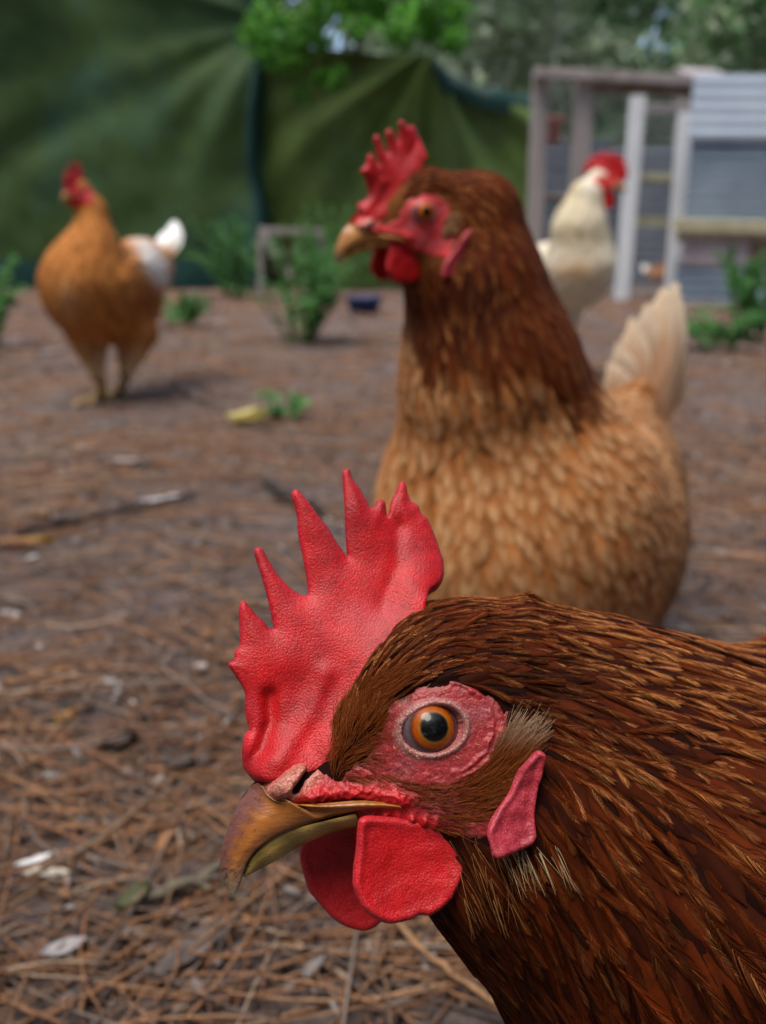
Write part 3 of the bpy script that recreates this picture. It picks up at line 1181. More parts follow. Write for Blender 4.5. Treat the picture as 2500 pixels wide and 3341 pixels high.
def resample_open(P, k):
    P = np.asarray(P, float)
    out = []
    n = len(P)
    for i in range(n - 1):
        p0, p1, p2, p3 = P[max(i - 1, 0)], P[i], P[i + 1], P[min(i + 2, n - 1)]
        for j in range(k):
            t = j / k
            out.append(0.5 * ((2 * p1) + (-p0 + p2) * t + (2 * p0 - 5 * p1 + 4 * p2 - p3) * t * t + (-p0 + 3 * p1 - 3 * p2 + p3) * t ** 3))
    out.append(P[-1])
    return np.array(out)


def head_prims(fr):
    """Canonical head primitives carried into world metres."""
    out = []
    for p in HEAD:
        if p[0] == 'e':
            out.append(('e', fr.world(p[1]), np.array(p[2]) * 0.001 * fr.s, fr.R.T, p[4] * 0.001 * fr.s))
        else:
            out.append(('c', fr.world(p[1]), fr.world(p[2]), p[3] * 0.001 * fr.s, p[4] * 0.001 * fr.s, p[5] * 0.001 * fr.s, (fr.R[:, 1], 1.0)))
    return out


def leg_part(parent, hip, foot, ahead, r=0.006):
    """Shank, four toes and claws."""
    hip, foot, ahead = np.asarray(hip, float), np.asarray(foot, float), nrm(np.asarray(ahead, float))
    side = np.cross(ahead, [0, 0, 1.0])
    mb = MB()
    knee = hip * 0.55 + foot * 0.45 - ahead * 0.006
    path = resample_open(np.array([hip, knee, foot + [0, 0, r * 1.4]]), 4)
    mb.add(*tube(path, np.linspace(r * 1.25, r * 0.95, len(path)), 8))
    for a, ln in ((0.0, 0.055), (0.55, 0.045), (-0.55, 0.045), (math.pi, 0.022)):
        d = ahead * math.cos(a) + side * math.sin(a)
        pts = np.array([foot + [0, 0, r * 1.4], foot + d * ln * 0.4 + [0, 0, r * 1.1], foot + d * ln * 0.8 + [0, 0, r * 0.8], foot + d * ln + [0, 0, r * 0.3]])
        mb.add(*tube(resample_open(pts, 3), np.linspace(r * 0.85, r * 0.25, 10), 6))
    return mb.build('leg', M['leg'], parent, True)


def tail_tips(parent, base, tips, width, tone_fn):
    """Tail feathers that all spring from one root, one per tip."""
    base = np.asarray(base, float)
    for i, tip in enumerate(tips):
        d = np.asarray(tip, float) - base
        L = np.linalg.norm(d)
        d = d / L
        nn = nrm(CAMP - base + np.array([0.1, 0, 0.15]))
        nn = nrm(nn - (nn @ d) * d)
        s = np.cross(d, nn)
        K = 13
        t = np.linspace(0, 1, K)
        v = np.array([-1, -0.55, 0, 0.55, 1.0])
        prof = np.sqrt(np.clip(np.sin(math.pi * np.clip(0.08 + 0.86 * t, 0, 1)), 0, 1)) * (0.55 + 0.5 * t)
        prof[-1] = 0.35
        V = (base + nn * 0.0022 * i + d * (t * L)[:, None, None] + s * (prof[:, None] * v[None] * width)[..., None]
             - nn * (0.3 * width * v[None] ** 2 * prof[:, None])[..., None] - d * ((v ** 2)[None] * (t ** 4)[:, None] * width * .8)[..., None])
        T = tone_fn(np.broadcast_to(t[:, None], (K, 5)), np.broadcast_to(v[None], (K, 5)), i)
        mesh('tail_feather', V.reshape(-1, 3), grid_faces(K, 5), M['vane'], parent, T.reshape(-1, 3))


def tail_feathers(parent, base, d0, side, n, length, width, spread, tone_fn, droop=0.1, blunt=0.25):
    """A fan of single tail feathers, each a mesh of its own."""
    base, d0, side = np.asarray(base, float), nrm(d0), nrm(side)
    up = nrm(np.cross(side, d0))
    for i in range(n):
        f = (i / (n - 1) - 0.5) * 2
        a = f * spread
        d = nrm(d0 * math.cos(a) + side * math.sin(a) * 0.55 + up * (math.sin(a) * 0.45 - 0.10 * abs(f)))
        s = nrm(side * 0.4 + up * 0.9 + d * 0.0)
        s = nrm(s - (s @ d) * d)
        nn = np.cross(s, d)
        K = 12
        t = np.linspace(0, 1, K)
        prof = np.sqrt(np.clip(np.sin(math.pi * np.clip(0.1 + 0.86 * t, 0, 1)), 0, 1)) * (0.7 + 0.4 * t)
        prof[-1] = blunt
        v = np.array([-1, -0.55, 0, 0.55, 1.0])
        L = length * (1 - 0.16 * abs(f)) * random.uniform(0.94, 1.05)
        b0 = base + side * f * width * 0.35 + nn * (i % 2) * 0.0025
        V = (b0 + d[None, None] * (t * L)[:, None, None] + s[None, None] * (prof[:, None] * v[None, :] * width)[..., None]
             - nn[None, None] * (0.25 * width * v[None, :] ** 2 * prof[:, None])[..., None] + nn[None, None] * (droop * L * t ** 2 * f)[:, None, None])
        V = V - d[None, None] * ((v ** 2)[None, :] * (t ** 4)[:, None] * width * 0.7)[..., None]
        T = tone_fn(np.broadcast_to(t[:, None], (K, 5)), np.broadcast_to(v[None], (K, 5)), i)
        mesh('tail_feather', V.reshape(-1, 3), grid_faces(K, 5), M['vane'], parent, T.reshape(-1, 3))


def mixc(a, b, f):
    return np.asarray(a) * (1 - f[..., None]) + np.asarray(b) * f[..., None]


# ------------------------------------------------------------------ chickens
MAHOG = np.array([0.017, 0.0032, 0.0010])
RUST = np.array([0.135, 0.0215, 0.0026])
TAN = np.array([0.50, 0.195, 0.062])


def px_flow(fr, ctrl, scale=8.0):
    """Flow in the head's own plane from pixel vectors: [((px, py), (dx, dy)), ...] -> world directions."""
    pts = [xz(p[0], p[1], 6.0) for p, d in ctrl]
    vec = [nrm(np.array([-d[0], 0.0, -d[1]])) for p, d in ctrl]
    f = idw(pts, vec, scale)

    def flow(P):
        return f(fr.local(P)[:, [0, 2]]) @ fr.R.T
    return flow


def near_hen():
    fr = NEAR
    root = thing('hen', 'russet hen close up in front, head lowered with tall serrated red comb and amber eye', 'hen', (0.20, 0.225, 0.0))
    nk = [(1590, 2330, 0.1575, 20.0), (1900, 2590, 0.164, 33.0), (2400, 2965, 0.174, 46.0)]
    W3 = [P3(a, b_, c) for a, b_, c, r in nk]
    R3 = [r * 0.001 for a, b_, c, r in nk]
    prims = head_prims(fr)
    k = 0.010
    ny = fr.R[:, 1]
    prims += [('c', fr.world(cen(1500, 2300)), W3[0], 0.0125, R3[0], 0.005, (ny, 0.60)),
              ('c', W3[0], W3[1], R3[0], R3[1], k, (ny, 0.68)),
              ('c', W3[1], W3[2], R3[1], R3[2], k, (ny, 0.78)),
              ('c', W3[2], (0.165, 0.20, 0.135), R3[2], 0.058, 0.02)]
    ax = nrm(np.array([1, 0.42, 0.05]))
    az = nrm(np.array([-0.05, 0, 1.0]) - ax * (np.array([-0.05, 0, 1.0]) @ ax))
    A = np.stack([ax, np.cross(az, ax), az])
    prims += [('e', (0.225, 0.225, 0.138), (0.105, 0.066, 0.070), A, 0.02),
              ('e', (0.312, 0.262, 0.15), (0.06, 0.045, 0.05), A, 0.03),
              ('c', (0.22, 0.195, 0.10), (0.215, 0.20, 0.055), 0.03, 0.014, 0.012),
              ('c', (0.205, 0.245, 0.10), (0.20, 0.25, 0.055), 0.03, 0.014, 0.012)]
    body = Body(prims)
    dress(fr, body)
    V, Q = body.mesh((-0.045, 0.095, 0.030), (0.385, 0.33, 0.262), 0.0014)
    mesh('body', V, Q, M['under'], root, np.tile(MAHOG * 0.9, (len(V), 1)))

    ctrl = [((1120, 2430), (0.05, -1)), ((1140, 2330), (0.15, -1)), ((1175, 2230), (0.3, -1)), ((1235, 2130), (0.62, -0.8)),
            ((1320, 2050), (0.85, -0.5)), ((1330, 2170), (0.92, -0.35)), ((1450, 1990), (0.98, -0.2)), ((1480, 2130), (1, -0.02)),
            ((1650, 1940), (1, 0.0)), ((1650, 2150), (1, 0.1)), ((1900, 1930), (1, 0.08)), ((1900, 2150), (0.97, 0.22)), ((1660, 2330), (0.9, 0.35)),
            ((2200, 2000), (0.93, 0.35)), ((2200, 2250), (0.93, 0.35)), ((2450, 2300), (0.9, 0.45)), ((1800, 2400), (0.85, 0.5)),
            ((2100, 2500), (0.86, 0.52)), ((2400, 2700), (0.86, 0.5)), ((1800, 2650), (0.6, 0.8)), ((2000, 2850), (0.68, 0.75)),
            ((1650, 2750), (0.5, 0.87)), ((1560, 2900), (0.42, 0.9)), ((1480, 2860), (0.55, 0.8)), ((1650, 3100), (0.36, 0.93)),
            ((1760, 3300), (0.33, 0.94)), ((2000, 3200), (0.5, 0.87)), ((2300, 3100), (0.75, 0.66)), ((1460, 2790), (0.6, 0.8)),
            ((2800, 2800), (1, 0.2)), ((3200, 3000), (1, 0.1)), ((2700, 3300), (0.9, 0.4))]
    flow = px_flow(fr, ctrl, 9.0)

    # where feathers grow and how large they are, in the head's plane
    size = idw([xz(*p, 6.0) for p in ((1120, 2430), (1180, 2230), (1300, 2080), (1450, 2000), (1500, 2150), (1650, 2200), (1700, 2000), (1900, 2150),
                                      (2200, 2150), (2450, 2300), (1700, 2500), (2000, 2500), (2300, 2600), (1600, 2800), (1750, 2900), (2000, 3000), (2400, 3000), (3200, 3000))],
               [[3.2], [3.8], [4.6], [5.2], [5.2], [6.2], [6.2], [8.2], [10.5], [12.5], [6.2], [9.5], [12.5], [6.2], [8.0], [12.0], [16.0], [28.0]], 8.0)
    skin2 = NEAR.C2(SKIN_PX, 9.0)
    combline = NEAR.C2([(1380, 1965), (1290, 1995), (1225, 2076), (1150, 2120), (1110, 2200), (1070, 2300), (1050, 2440)], 5.0)
    eye2 = EYE_C[[0, 2]]

    def L_of(P):
        return size(fr.local(P)[:, [0, 2]])[:, 0] * 0.001

    def spacing(P):
        return np.clip(L_of(P) * 0.20, 0.0009, 0.0065)

    P = sample_surface(V, Q, spacing, 42000)
    q = fr.local(P)
    q2 = q[:, [0, 2]]
    ds, ins = poly_sd(q2, skin2)
    front = combline[None, :, :]
    # nothing grows in front of the comb line, on the bare face or in the ear fold
    dl = np.array([((q2 - c) ** 2).sum(1) for c in combline])
    nearest = dl.argmin(0)
    ahead = q2[:, 0] > combline[nearest, 0] + 0.8
    below = (q2[:, 1] < xz(1100, 2440, 6)[1]) & (q2[:, 0] > xz(1440, 2700, 6)[0])
    ok = ~((ins & (ds > 1.3)) | ahead & (q2[:, 0] > xz(1420, 2000)[0]) | below)
    P, q, q2 = P[ok], q[ok], q2[ok]
    vis = q[:, 0] > -72

    def tints(P, t, s, side):
        c = fr.local(P)[:, [0, 2]]
        n = len(P)
        wx = (1400 - c[:, 0] * 17.6)
        wy = (2380 - c[:, 1] * 17.6)
        # plumage map: golden tips along the nape and shoulder, mahogany below deepened by painted shade
        gold = np.exp(-((wy - (2030 + 0.28 * (wx - 1400).clip(0))) / 330) ** 2) * sstep(1250, 1900, wx)
        gold = np.maximum(gold, 0.8 * sstep(1750, 2150, wx) * (1 - sstep(2350, 2800, wy)))
        gold = np.maximum(gold, 0.55 * np.exp(-((wx - 1180) / 130) ** 2 - ((wy - 2250) / 170) ** 2))
        gold = np.maximum(gold, 0.7 * np.exp(-((wy - 1960) / 70) ** 2))
        gold = (0.16 + 0.84 * gold) * (1 - .55 * sstep(2550, 3050, wy))  # tips dimmed down the lower neck to paint in its shade
        darkz = np.exp(-((wx - 1600) / 170) ** 2 - ((wy - 2240) / 110) ** 2)  # behind the eye: some own dark tone, the rest painted overhang shade
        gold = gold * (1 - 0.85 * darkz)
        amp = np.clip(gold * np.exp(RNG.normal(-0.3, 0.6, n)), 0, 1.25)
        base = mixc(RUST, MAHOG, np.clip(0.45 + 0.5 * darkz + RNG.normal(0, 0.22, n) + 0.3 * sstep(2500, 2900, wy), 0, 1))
        tt = t[None, :, None]
        ss = s[None, None, :]
        tipm = sstep(0.42, 0.88, tt) * (0.55 + 0.45 * (1 - ss)) * (0.55 + 0.45 * ss ** 0.3)
        shaft = 0.35 * (1 - sstep(0.0, 0.3, ss)) * sstep(0.05, 0.4, tt)
        f = np.clip((tipm + shaft) * amp[:, None, None], 0, 1)
        f = np.clip(f * np.exp(RNG.normal(-0.12, 0.5, (n, len(t), 1))), 0, 1)
        hue = np.array([1.0, 1.0, 1.0]) + RNG.normal(0, 0.10, (n, 1, 1, 3)) * [0.4, 0.5, 0.9]
        T = base[:, None, None, :] * (0.7 + 0.6 * tt[..., None]) * (1 - f[..., None]) + TAN * hue * f[..., None]
        return np.clip(T * np.exp(RNG.normal(0, 0.20, (n, len(t), 1, 1))), 0, 1)

    Pv = P[vis]
    Lv = L_of(Pv) * np.exp(RNG.normal(0, 0.12, len(Pv)))
    small = Lv < 0.0056
    def under_t(P, t, v):
        n = len(P)
        c = mixc(RUST, MAHOG, RNG.random(n))[:, None, None, :] * (0.45 + 0.35 * (1 - np.abs(v)))[None, None, :, None]
        return c * (0.7 + 0.5 * t)[None, :, None, None]
    big = Lv > 0.0046
    vane_coat('feather_vanes', body, Pv[big], flow, Lv[big] * 1.4, Lv[big] * 0.27, under_t, M['vane'], root, lift=0.075)
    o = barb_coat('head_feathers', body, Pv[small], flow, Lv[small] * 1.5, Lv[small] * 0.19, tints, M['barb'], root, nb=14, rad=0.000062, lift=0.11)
    o['kind'] = 'stuff'
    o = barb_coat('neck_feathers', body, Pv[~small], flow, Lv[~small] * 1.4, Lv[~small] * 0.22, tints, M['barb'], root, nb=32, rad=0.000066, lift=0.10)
    o['kind'] = 'stuff'
    Pr = P[~vis]

    def vt(P, t, v):
        n = len(P)
        b_ = mixc(RUST, MAHOG, RNG.random(n) * 0.6)[:, None, None, :]
        f = (sstep(0.6, 1, t)[None, :, None] * 0.5 + 0.3 * (1 - np.abs(v))[None, None, :]) * RNG.random((n, 1, 1))
        return b_ * (1 - f[..., None]) + TAN * f[..., None]
    Lr = L_of(Pr)
    vane_coat('body_feathers', body, Pr, flow, Lr, Lr * 0.30, vt, M['vane'], root)

    comb_part(fr, root, NEAR.C2(COMB_PX, 0.0), M['comb'], NEAR.C2([(1380, 1990), (1260, 2120), (1150, 2330), (1050, 2500), (900, 2570)], 0))
    face_part(fr, root, 1)
    face_part(fr, root, -1, 0.5)
    eye_part(fr, root, 1)
    eye_part(fr, root, -1)
    beak_parts(fr, root)
    flap_part('wattle', fr, root, NEAR.C2(WATTLE_PX, 9.5), 10.2, 0.8, M['comb'], RED * 0.98, rim=0.35, cup=1.2, lean=(-0.02, -0.05), seed=3, step=0.4)
    flap_part('wattle', fr, root, NEAR.C2(FARWATTLE_PX, -8.0), -8.0, 0.8, M['comb'], RED * 1.0, rim=0.2, cup=0.8, seed=6, step=0.45, lean=(-0.1, 0.1))
    lobe_y = max(onsurf(*p)[1] for p in ((1720, 2560), (1700, 2680), (1650, 2740), (1760, 2640))) + 1.9
    flap_part('earlobe', fr, root, NEAR.C2(LOBE_PX, lobe_y), lobe_y, 0.6, M['face'], np.array(srgb(176, 50, 62)), rim=0.7, cup=1.5, seed=12, rimside=-1, crease=0.35, step=0.35, lean=(0.05, 0.0))
    flap_part('earlobe', fr, root, NEAR.C2(LOBE_PX, lobe_y), lobe_y, 0.6, M['face'], np.array(srgb(176, 50, 62)), rim=0.7, cup=1.5, seed=12, rimside=-1, crease=0.35, step=0.6, lean=(0.05, 0.0), side=-1)

    # bristly cheek feathers sweeping under the eye and up into the ear tuft
    cc = [((1200, 2520), (0.85, 0.5)), ((1250, 2560), (0.95, 0.25)), ((1350, 2600), (1, 0.08)), ((1480, 2585), (0.93, -0.35)), ((1560, 2520), (0.75, -0.66)),
          ((1610, 2450), (0.55, -0.84)), ((1640, 2380), (0.5, -0.86)), ((1690, 2380), (0.7, -0.7)), ((1350, 2670), (1, 0.06)), ((1500, 2660), (0.97, -0.2)),
          ((1620, 2600), (0.85, -0.45)), ((1600, 2700), (0.85, 0.1)), ((1480, 2720), (0.85, 0.35)), ((1290, 2520), (0.95, 0.2)), ((1560, 2420), (0.4, -0.9)), ((1090, 2500), (.1, -1)), ((1130, 2400), (.15, -1)), ((1170, 2300), (.35, -.95)), ((1260, 2215), (.75, -.6)), ((1180, 2480), (.6, -.3))]
    f2 = idw([xz(p[0], p[1], 11) for p, d in cc], [nrm(np.array([-d[0], -d[1]])) for p, d in cc], 4.0)
    tuft = NEAR.C2([(1545, 2500), (1575, 2440), (1610, 2400), (1670, 2410), (1690, 2440), (1630, 2560), (1570, 2660), (1470, 2720), (1330, 2690), (1390, 2660),
                    (1300, 2600), (1190, 2560), (1110, 2560), (1075, 2480), (1105, 2340), (1200, 2220), (1310, 2185), (1330, 2210), (1262, 2290), (1245, 2370), (1225, 2450), (1235, 2515), (1330, 2555), (1450, 2550)], 11.0)
    dens = idw([xz(*p, 11) for p in ((1220, 2530), (1350, 2580), (1450, 2600), (1560, 2560), (1640, 2500), (1670, 2440), (1400, 2680), (1550, 2680), (1620, 2620), (1110, 2420), (1150, 2320), (1260, 2230), (1100, 2520), (1180, 2460))],
               [[0.10], [0.15], [0.26], [0.6], [1], [1], [0.10], [0.2], [0.4], [.5], [.6], [.6], [.22], [.2]], 4.0)
    lo, hi = tuft.min(0), tuft.max(0)
    R = lo + RNG.random((21000, 2)) * (hi - lo)
    d, ins = poly_sd(R, tuft)
    R = R[ins]
    R = R[RNG.random(len(R)) < dens(R)[:, 0]]
    n = len(R)
    K = 6
    hl = (2.0 + 2.4 * dens(R)[:, 0]) * np.exp(RNG.normal(0, 0.22, n))
    pts = np.empty((n, K, 3))
    cur = R.copy()
    jit = RNG.normal(0, 0.16, n)
    rise = RNG.uniform(0.12, 0.34, n)
    y0 = surf_y(R[:, 0], R[:, 1])
    for k_ in range(K):
        s = k_ / (K - 1)
        y = np.maximum(surf_y(cur[:, 0], cur[:, 1]), y0 - 1.5 * s) + 0.35 + rise * hl * s
        pts[:, k_] = np.stack([cur[:, 0], y, cur[:, 1]], -1)
        D = nrm(f2(cur))
        D = nrm(D + np.stack([-D[:, 1], D[:, 0]], -1) * jit[:, None])
        cur = cur + D * (hl / (K - 1))[:, None]
    tipc = sstep(xz(1560, 2440, 12)[1], xz(1650, 2345, 12)[1], pts[:, -1, 2]) * (R[:, 0] < xz(1500, 2400, 12)[0]) * RNG.uniform(.4, 1, n)
    base = mixc(np.array([0.10, 0.016, 0.003]), np.array([0.20, 0.042, 0.007]), RNG.random(n))
    tip = mixc(mixc(np.array([0.18, 0.036, 0.006]), np.array([0.36, 0.12, 0.028]), RNG.random(n)), np.array([0.62, 0.48, 0.31]), tipc)
    ss = np.linspace(0, 1, K)
    T = mixc(base[:, None, :], tip[:, None, :], np.broadcast_to(ss[None] ** 1.6, (n, K)))
    rad = np.broadcast_to(np.linspace(1, 0.25, K) * 0.000046, (n, K)) * RNG.uniform(0.7, 1.25, (n, 1))
    for sd_ in (1, -1):
        o = curves('cheek_bristles', fr.world(pts * (1, sd_, 1)).reshape(n, K, 3), rad, T, M['barb'], root)
        o['kind'] = 'stuff'

    # pale wisps below the lobe and stray filoplumes on the throat
    ws = []
    for i in range(90):
        if i < 34:
            p = np.array([random.uniform(1590, 1760), random.uniform(2740, 2800)])
            dd = np.array([random.gauss(0.45, 0.25), 1.0])
            ln = random.uniform(3.0, 6.5)
        else:
            p = np.array([random.uniform(1440, 1640), random.uniform(2690, 2960)])
            dd = np.array([random.gauss(0.38, 0.2), 1.0])
            ln = random.uniform(2.5, 6.0)
        a = C(p[0], p[1], 11.0 if i < 34 else 10.0)
        a[1] = surf_y(a[0:1], a[2:3])[0] + 0.6
        dcan = nrm(np.array([-dd[0], 0.25, -dd[1]]))
        s = np.linspace(0, 1, 5)[:, None]
        ws.append(a + dcan * ln * s + np.array([0, 0.0, -0.6]) * s ** 2 + np.array([random.gauss(0, .4), 0.3, 0]) * s ** 2)
    ws = np.array(ws)
    n = len(ws)
    cream = np.where((np.arange(n) < 34)[:, None], np.array([0.5, 0.36, 0.2]), np.array([0.22, 0.10, 0.034])) * np.exp(RNG.normal(-0.1, 0.3, (n, 1)))
    T = np.repeat(cream[:, None, :], 5, 1)
    o = curves('throat_wisps', fr.world(ws.reshape(-1, 3)).reshape(n, 5, 3), np.broadcast_to(np.linspace(1, 0.2, 5) * 0.00005, (n, 5)), T, M['barb'], root)
    o['kind'] = 'stuff'
    # lashes
    la = []
    for a in RNG.uniform(0, 2 * math.pi, 17):
        rr = 5.2 + random.uniform(0.2, 2.2)
        x0 = EYE_C[0] + rr * 1.05 * math.cos(a)
        z0 = EYE_C[2] + rr * 0.92 * math.sin(a)
        y = surf_y([x0], [z0])[0] + 0.8
        s = np.linspace(0, 1, 4)[:, None]
        dd = np.array([math.cos(a) * 0.5 - 0.5, 0.7, math.sin(a) * 0.6])
        la.append(np.array([x0, y, z0]) + nrm(dd) * random.uniform(0.5, 1.2) * s)
    la = np.array(la)
    o = curves('eyelashes', fr.world(la.reshape(-1, 3)).reshape(-1, 4, 3), np.broadcast_to(np.linspace(1, 0.3, 4) * 0.00006, (len(la), 4)),
               np.tile(np.array([0.55, 0.33, 0.14]), (len(la), 4, 1)), M['barb'], root)
    o['kind'] = 'stuff'
    leg_part(root, (0.215, 0.20, 0.065), (0.205, 0.195, 0.0), (-1, -0.3, 0))
    leg_part(root, (0.20, 0.25, 0.065), (0.19, 0.255, 0.0), (-1, -0.3, 0))
    tail_feathers(root, (0.35, 0.28, 0.165), (0.6, 0.25, 0.75), (-0.4, 0.9, 0), 8, 0.12, 0.018, 0.5,
                  lambda t, v, i: mixc(RUST, TAN, 0.4 * t))
    return root


def anchored(px, py, depth, yaw, pitch=0.0, roll=0.0, facing=-1, scale=1.0):
    """A head frame whose visible eye lands at the pixel."""
    fr = Frame(px, py, depth, yaw, pitch, roll, facing)
    e = EYE_C * (1, 1 if facing < 0 else -1, 1)
    fr.s = scale
    fr.O = P3(px, py, depth) - fr.R @ (e * 0.001 * scale)
    return fr


def simple_head(fr, root, comb2, mat, facing=-1, hi=True, wattle_tone=None, lobe=True, wscale=1.0):
    comb_part(fr, root, comb2, mat, NEAR.C2([(1380, 1990), (1260, 2120), (1150, 2330), (1050, 2500), (900, 2570)], 0), step=0.8 if hi else 1.4)
    for s in (1, -1):
        face_part(fr, root, s, 0.4 if hi else 0.9, (214, 110, 104), 2.5)
        eye_part(fr, root, s, 21.5, 1.7)
        wp = NEAR.C2(WATTLE_PX, 8.0)
        top = wp[:, 1].max()
        wp = np.stack([wp[:, 0], top + (wp[:, 1] - top) * wscale], -1)
        flap_part('wattle', fr, root, wp, 8.0, 1.2, mat, RED if wattle_tone is None else wattle_tone, rim=0.3, cup=-0.6, step=0.9, side=s, seed=3 + s, lean=(0, -0.12))
        if lobe:
            ly = max(onsurf(*p)[1] for p in ((1720, 2560), (1700, 2680), (1650, 2740), (1760, 2640))) + 1.5
            lp = NEAR.C2(LOBE_PX, 12.5)
            lp = np.stack([lp[:, 0].min() + (lp[:, 0] - lp[:, 0].min()) * .9 + .10 * (lp[:, 1].max() - lp[:, 1]), lp[:, 1].max() + (lp[:, 1] - lp[:, 1].max()) * 1.3], -1)
            flap_part('earlobe', fr, root, lp, ly, 0.9, mat, np.array(srgb(196, 66, 76)), rim=0.6, cup=0.6, step=0.7, side=s, seed=5)
    beak_parts(fr, root, True)


def world_flow(ctrl, scale):
    pts = [np.asarray(p, float) for p, d in ctrl]
    vec = [nrm(np.asarray(d, float)) for p, d in ctrl]
    f = idw(pts, vec, scale)
    return f


def spine_ctrl(nodes):
    """Nodes (px, py, depth) from head to tail: flow runs along them."""
    W = [P3(*n) for n in nodes]
    return [(0.5 * (W[i] + W[i + 1]), W[i + 1] - W[i]) for i in range(len(W) - 1)]


def second_hen():
    fr = anchored(1378, 692, 0.362, math.radians(27), math.radians(9.5))
    root = thing('hen', 'alert russet hen standing upright behind, with dark mahogany neck and tan speckled breast', 'hen', (0.12, 0.47, 0.0))
    P = P3
    pr = head_prims(fr)
    pr += [('c', fr.world(cen(1500, 2300)), P(1545, 740, .384), .0125, .0215, .005, (fr.R[:, 1], .65)),
           ('c', P(1545, 740, .384), P(1558, 960, .395), .0212, .0305, .012, (fr.R[:, 1], .8)),
           ('c', P(1558, 960, .395), P(1604, 1250, .412), .0305, .0405, .012),
           ('c', P(1604, 1250, .412), P(1670, 1560, .445), .0405, .061, .02)]
    ax = nrm(P(1950, 1640, .56) - P(1680, 1700, .44))
    up = nrm(np.array([0, 0, 1.0]) - ax * ax[2])
    A = np.stack([ax, np.cross(up, ax), up])
    pr += [('e', P(1660, 1730, .450), (.070, .072, .082), A, .02),
           ('e', P(1840, 1760, .505), (.095, .068, .078), A, .03),
           ('e', P(1960, 1600, .575), (.075, .052, .056), A, .03),
           ('c', P(1990, 1500, .585), P(2080, 1290, .625), .036, .013, .02),
           ('e', P(2085, 1700, .50), (.085, .014, .045), A, .008),
           ('c', P(1640, 2150, .47), P(1640, 2450, .475), .040, .018, .015),
           ('c', P(1950, 2150, .52), P(1950, 2400, .52), .040, .018, .015)]
    b = Body(pr)
    dress(fr, b)
    allp = np.array([p[1] for p in pr])
    lo = allp.min(0) - 0.1
    hi = allp.max(0) + 0.1
    V, Q = b.mesh(lo, hi, 0.0028)
    mesh('body', V, Q, M['under'], root, np.tile(np.array([0.22, 0.075, 0.02]), (len(V), 1)))
    ctrl = spine_ctrl([(1330, 600, .362), (1430, 560, .368), (1580, 600, .38), (1680, 760, .385), (1780, 980, .39), (1880, 1200, .41), (1960, 1360, .44)])
    ctrl += [(P(x, y, d), P(x + dx, y + dy, d + dd) - P(x, y, d)) for x, y, d, dx, dy, dd in
             ((1500, 900, .36, 20, 200, 0.005), (1350, 1000, .37, -15, 200, .0), (1560, 1150, .37, 30, 200, 0), (1700, 1150, .375, 90, 200, .01),
              (1320, 1300, .375, -40, 200, 0), (1550, 1450, .385, 10, 200, .005), (1780, 1450, .40, 90, 180, .02), (1300, 1600, .40, -20, 200, .01),
              (1500, 1750, .38, 10, 200, .01), (1700, 1750, .385, 40, 190, .02), (1950, 1550, .43, 120, 140, .05), (1950, 1800, .44, 110, 150, .04),
              (2150, 1550, .5, 90, 150, .06), (2200, 1750, .5, 60, 160, .06), (1650, 2000, .42, 30, 200, .03), (2000, 2000, .46, 60, 180, .04),
              (2050, 1400, .55, 60, -10, .08), (1900, 1380, .48, 110, 30, .06))]
    flow = world_flow(ctrl, 0.05)
    hackle_end = np.array([(1215, 1330), (1290, 1285), (1320, 1150), (1420, 1180), (1560, 1240), (1700, 1330), (1850, 1420), (1960, 1420), (2060, 1330)], float)

    def pix(Pw):
        r = Pw - CAMP
        z = r @ FWD
        return np.stack([1250 + FPX * (r @ RIGHT) / z, 1670.5 - FPX * (r @ UP) / z], -1), z

    spine_pts = np.array([fr.O, P(1545, 740, .384), P(1570, 960, .395), P(1625, 1250, .412), P(1680, 1560, .445), P(1840, 1760, .505)])

    def along(Pw):
        best, val = None, None
        for i in range(len(spine_pts) - 1):
            d, h = seg_dist(Pw, spine_pts[i], spine_pts[i + 1])
            v = i + h
            if best is None:
                best, val = d, v
            else:
                m = d < best
                best, val = np.where(m, d, best), np.where(m, v, val)
        return val

    def L_of(Pw):
        s = along(Pw)
        return (0.006 + 0.010 * sstep(0.2, 1.6, s) + 0.004 * sstep(2.5, 4.2, s))

    Pt = sample_surface(V, Q, lambda p: np.where(along(p) < 2.6, 0.0031, 0.0046) * (0.55 + 0.45 * sstep(0, 1.2, along(p))), 30000)
    q2 = fr.local(Pt)[:, [0, 2]]
    ds, ins = poly_sd(q2, NEAR.C2(SKIN_PX, 9.0))
    ahead = q2[:, 0] > xz(1180, 2400)[0]
    keep = ~((ins & (ds > 0.4)) | ahead)
    Pt = Pt[keep]

    dark, mid, tan, pale = np.array([0.045, 0.0080, 0.0022]), np.array([0.125, 0.024, 0.0042]), np.array([0.44, 0.160, 0.045]), np.array([0.76, 0.44, 0.21])

    def tints(Pw, t, v):
        n = len(Pw)
        s = along(Pw)
        pxl, z = pix(Pw)
        lim = 2.50 + 0.62 * sstep(1500, 1950, pxl[:, 0]) - 0.45 * (1 - sstep(1300, 1480, pxl[:, 0]))
        breast = sstep(-0.16, 0.14, s - lim + RNG.normal(0, 0.07, n))
        throat = np.exp(-((s - 1.75) / 0.5) ** 2) * np.exp(-((pxl[:, 0] - 1530) / 170) ** 2)  # shadow under the head, painted darker into the throat feathers
        tt, vv = t[None, :, None], np.abs(v)[None, None, :]
        nb = mixc(mid, dark, np.clip(0.35 + 0.6 * throat + RNG.normal(0, 0.25, n), 0, 1))
        fn = sstep(0.4, 0.95, tt) * (1 - vv) * 0.5 * np.exp(RNG.normal(-0.4, 0.5, (n, 1, 1)))
        neck = mixc(nb[:, None, None, :], np.array([0.42, 0.17, 0.05]), np.clip(np.broadcast_to(fn, (n, len(t), 5)), 0, 1))
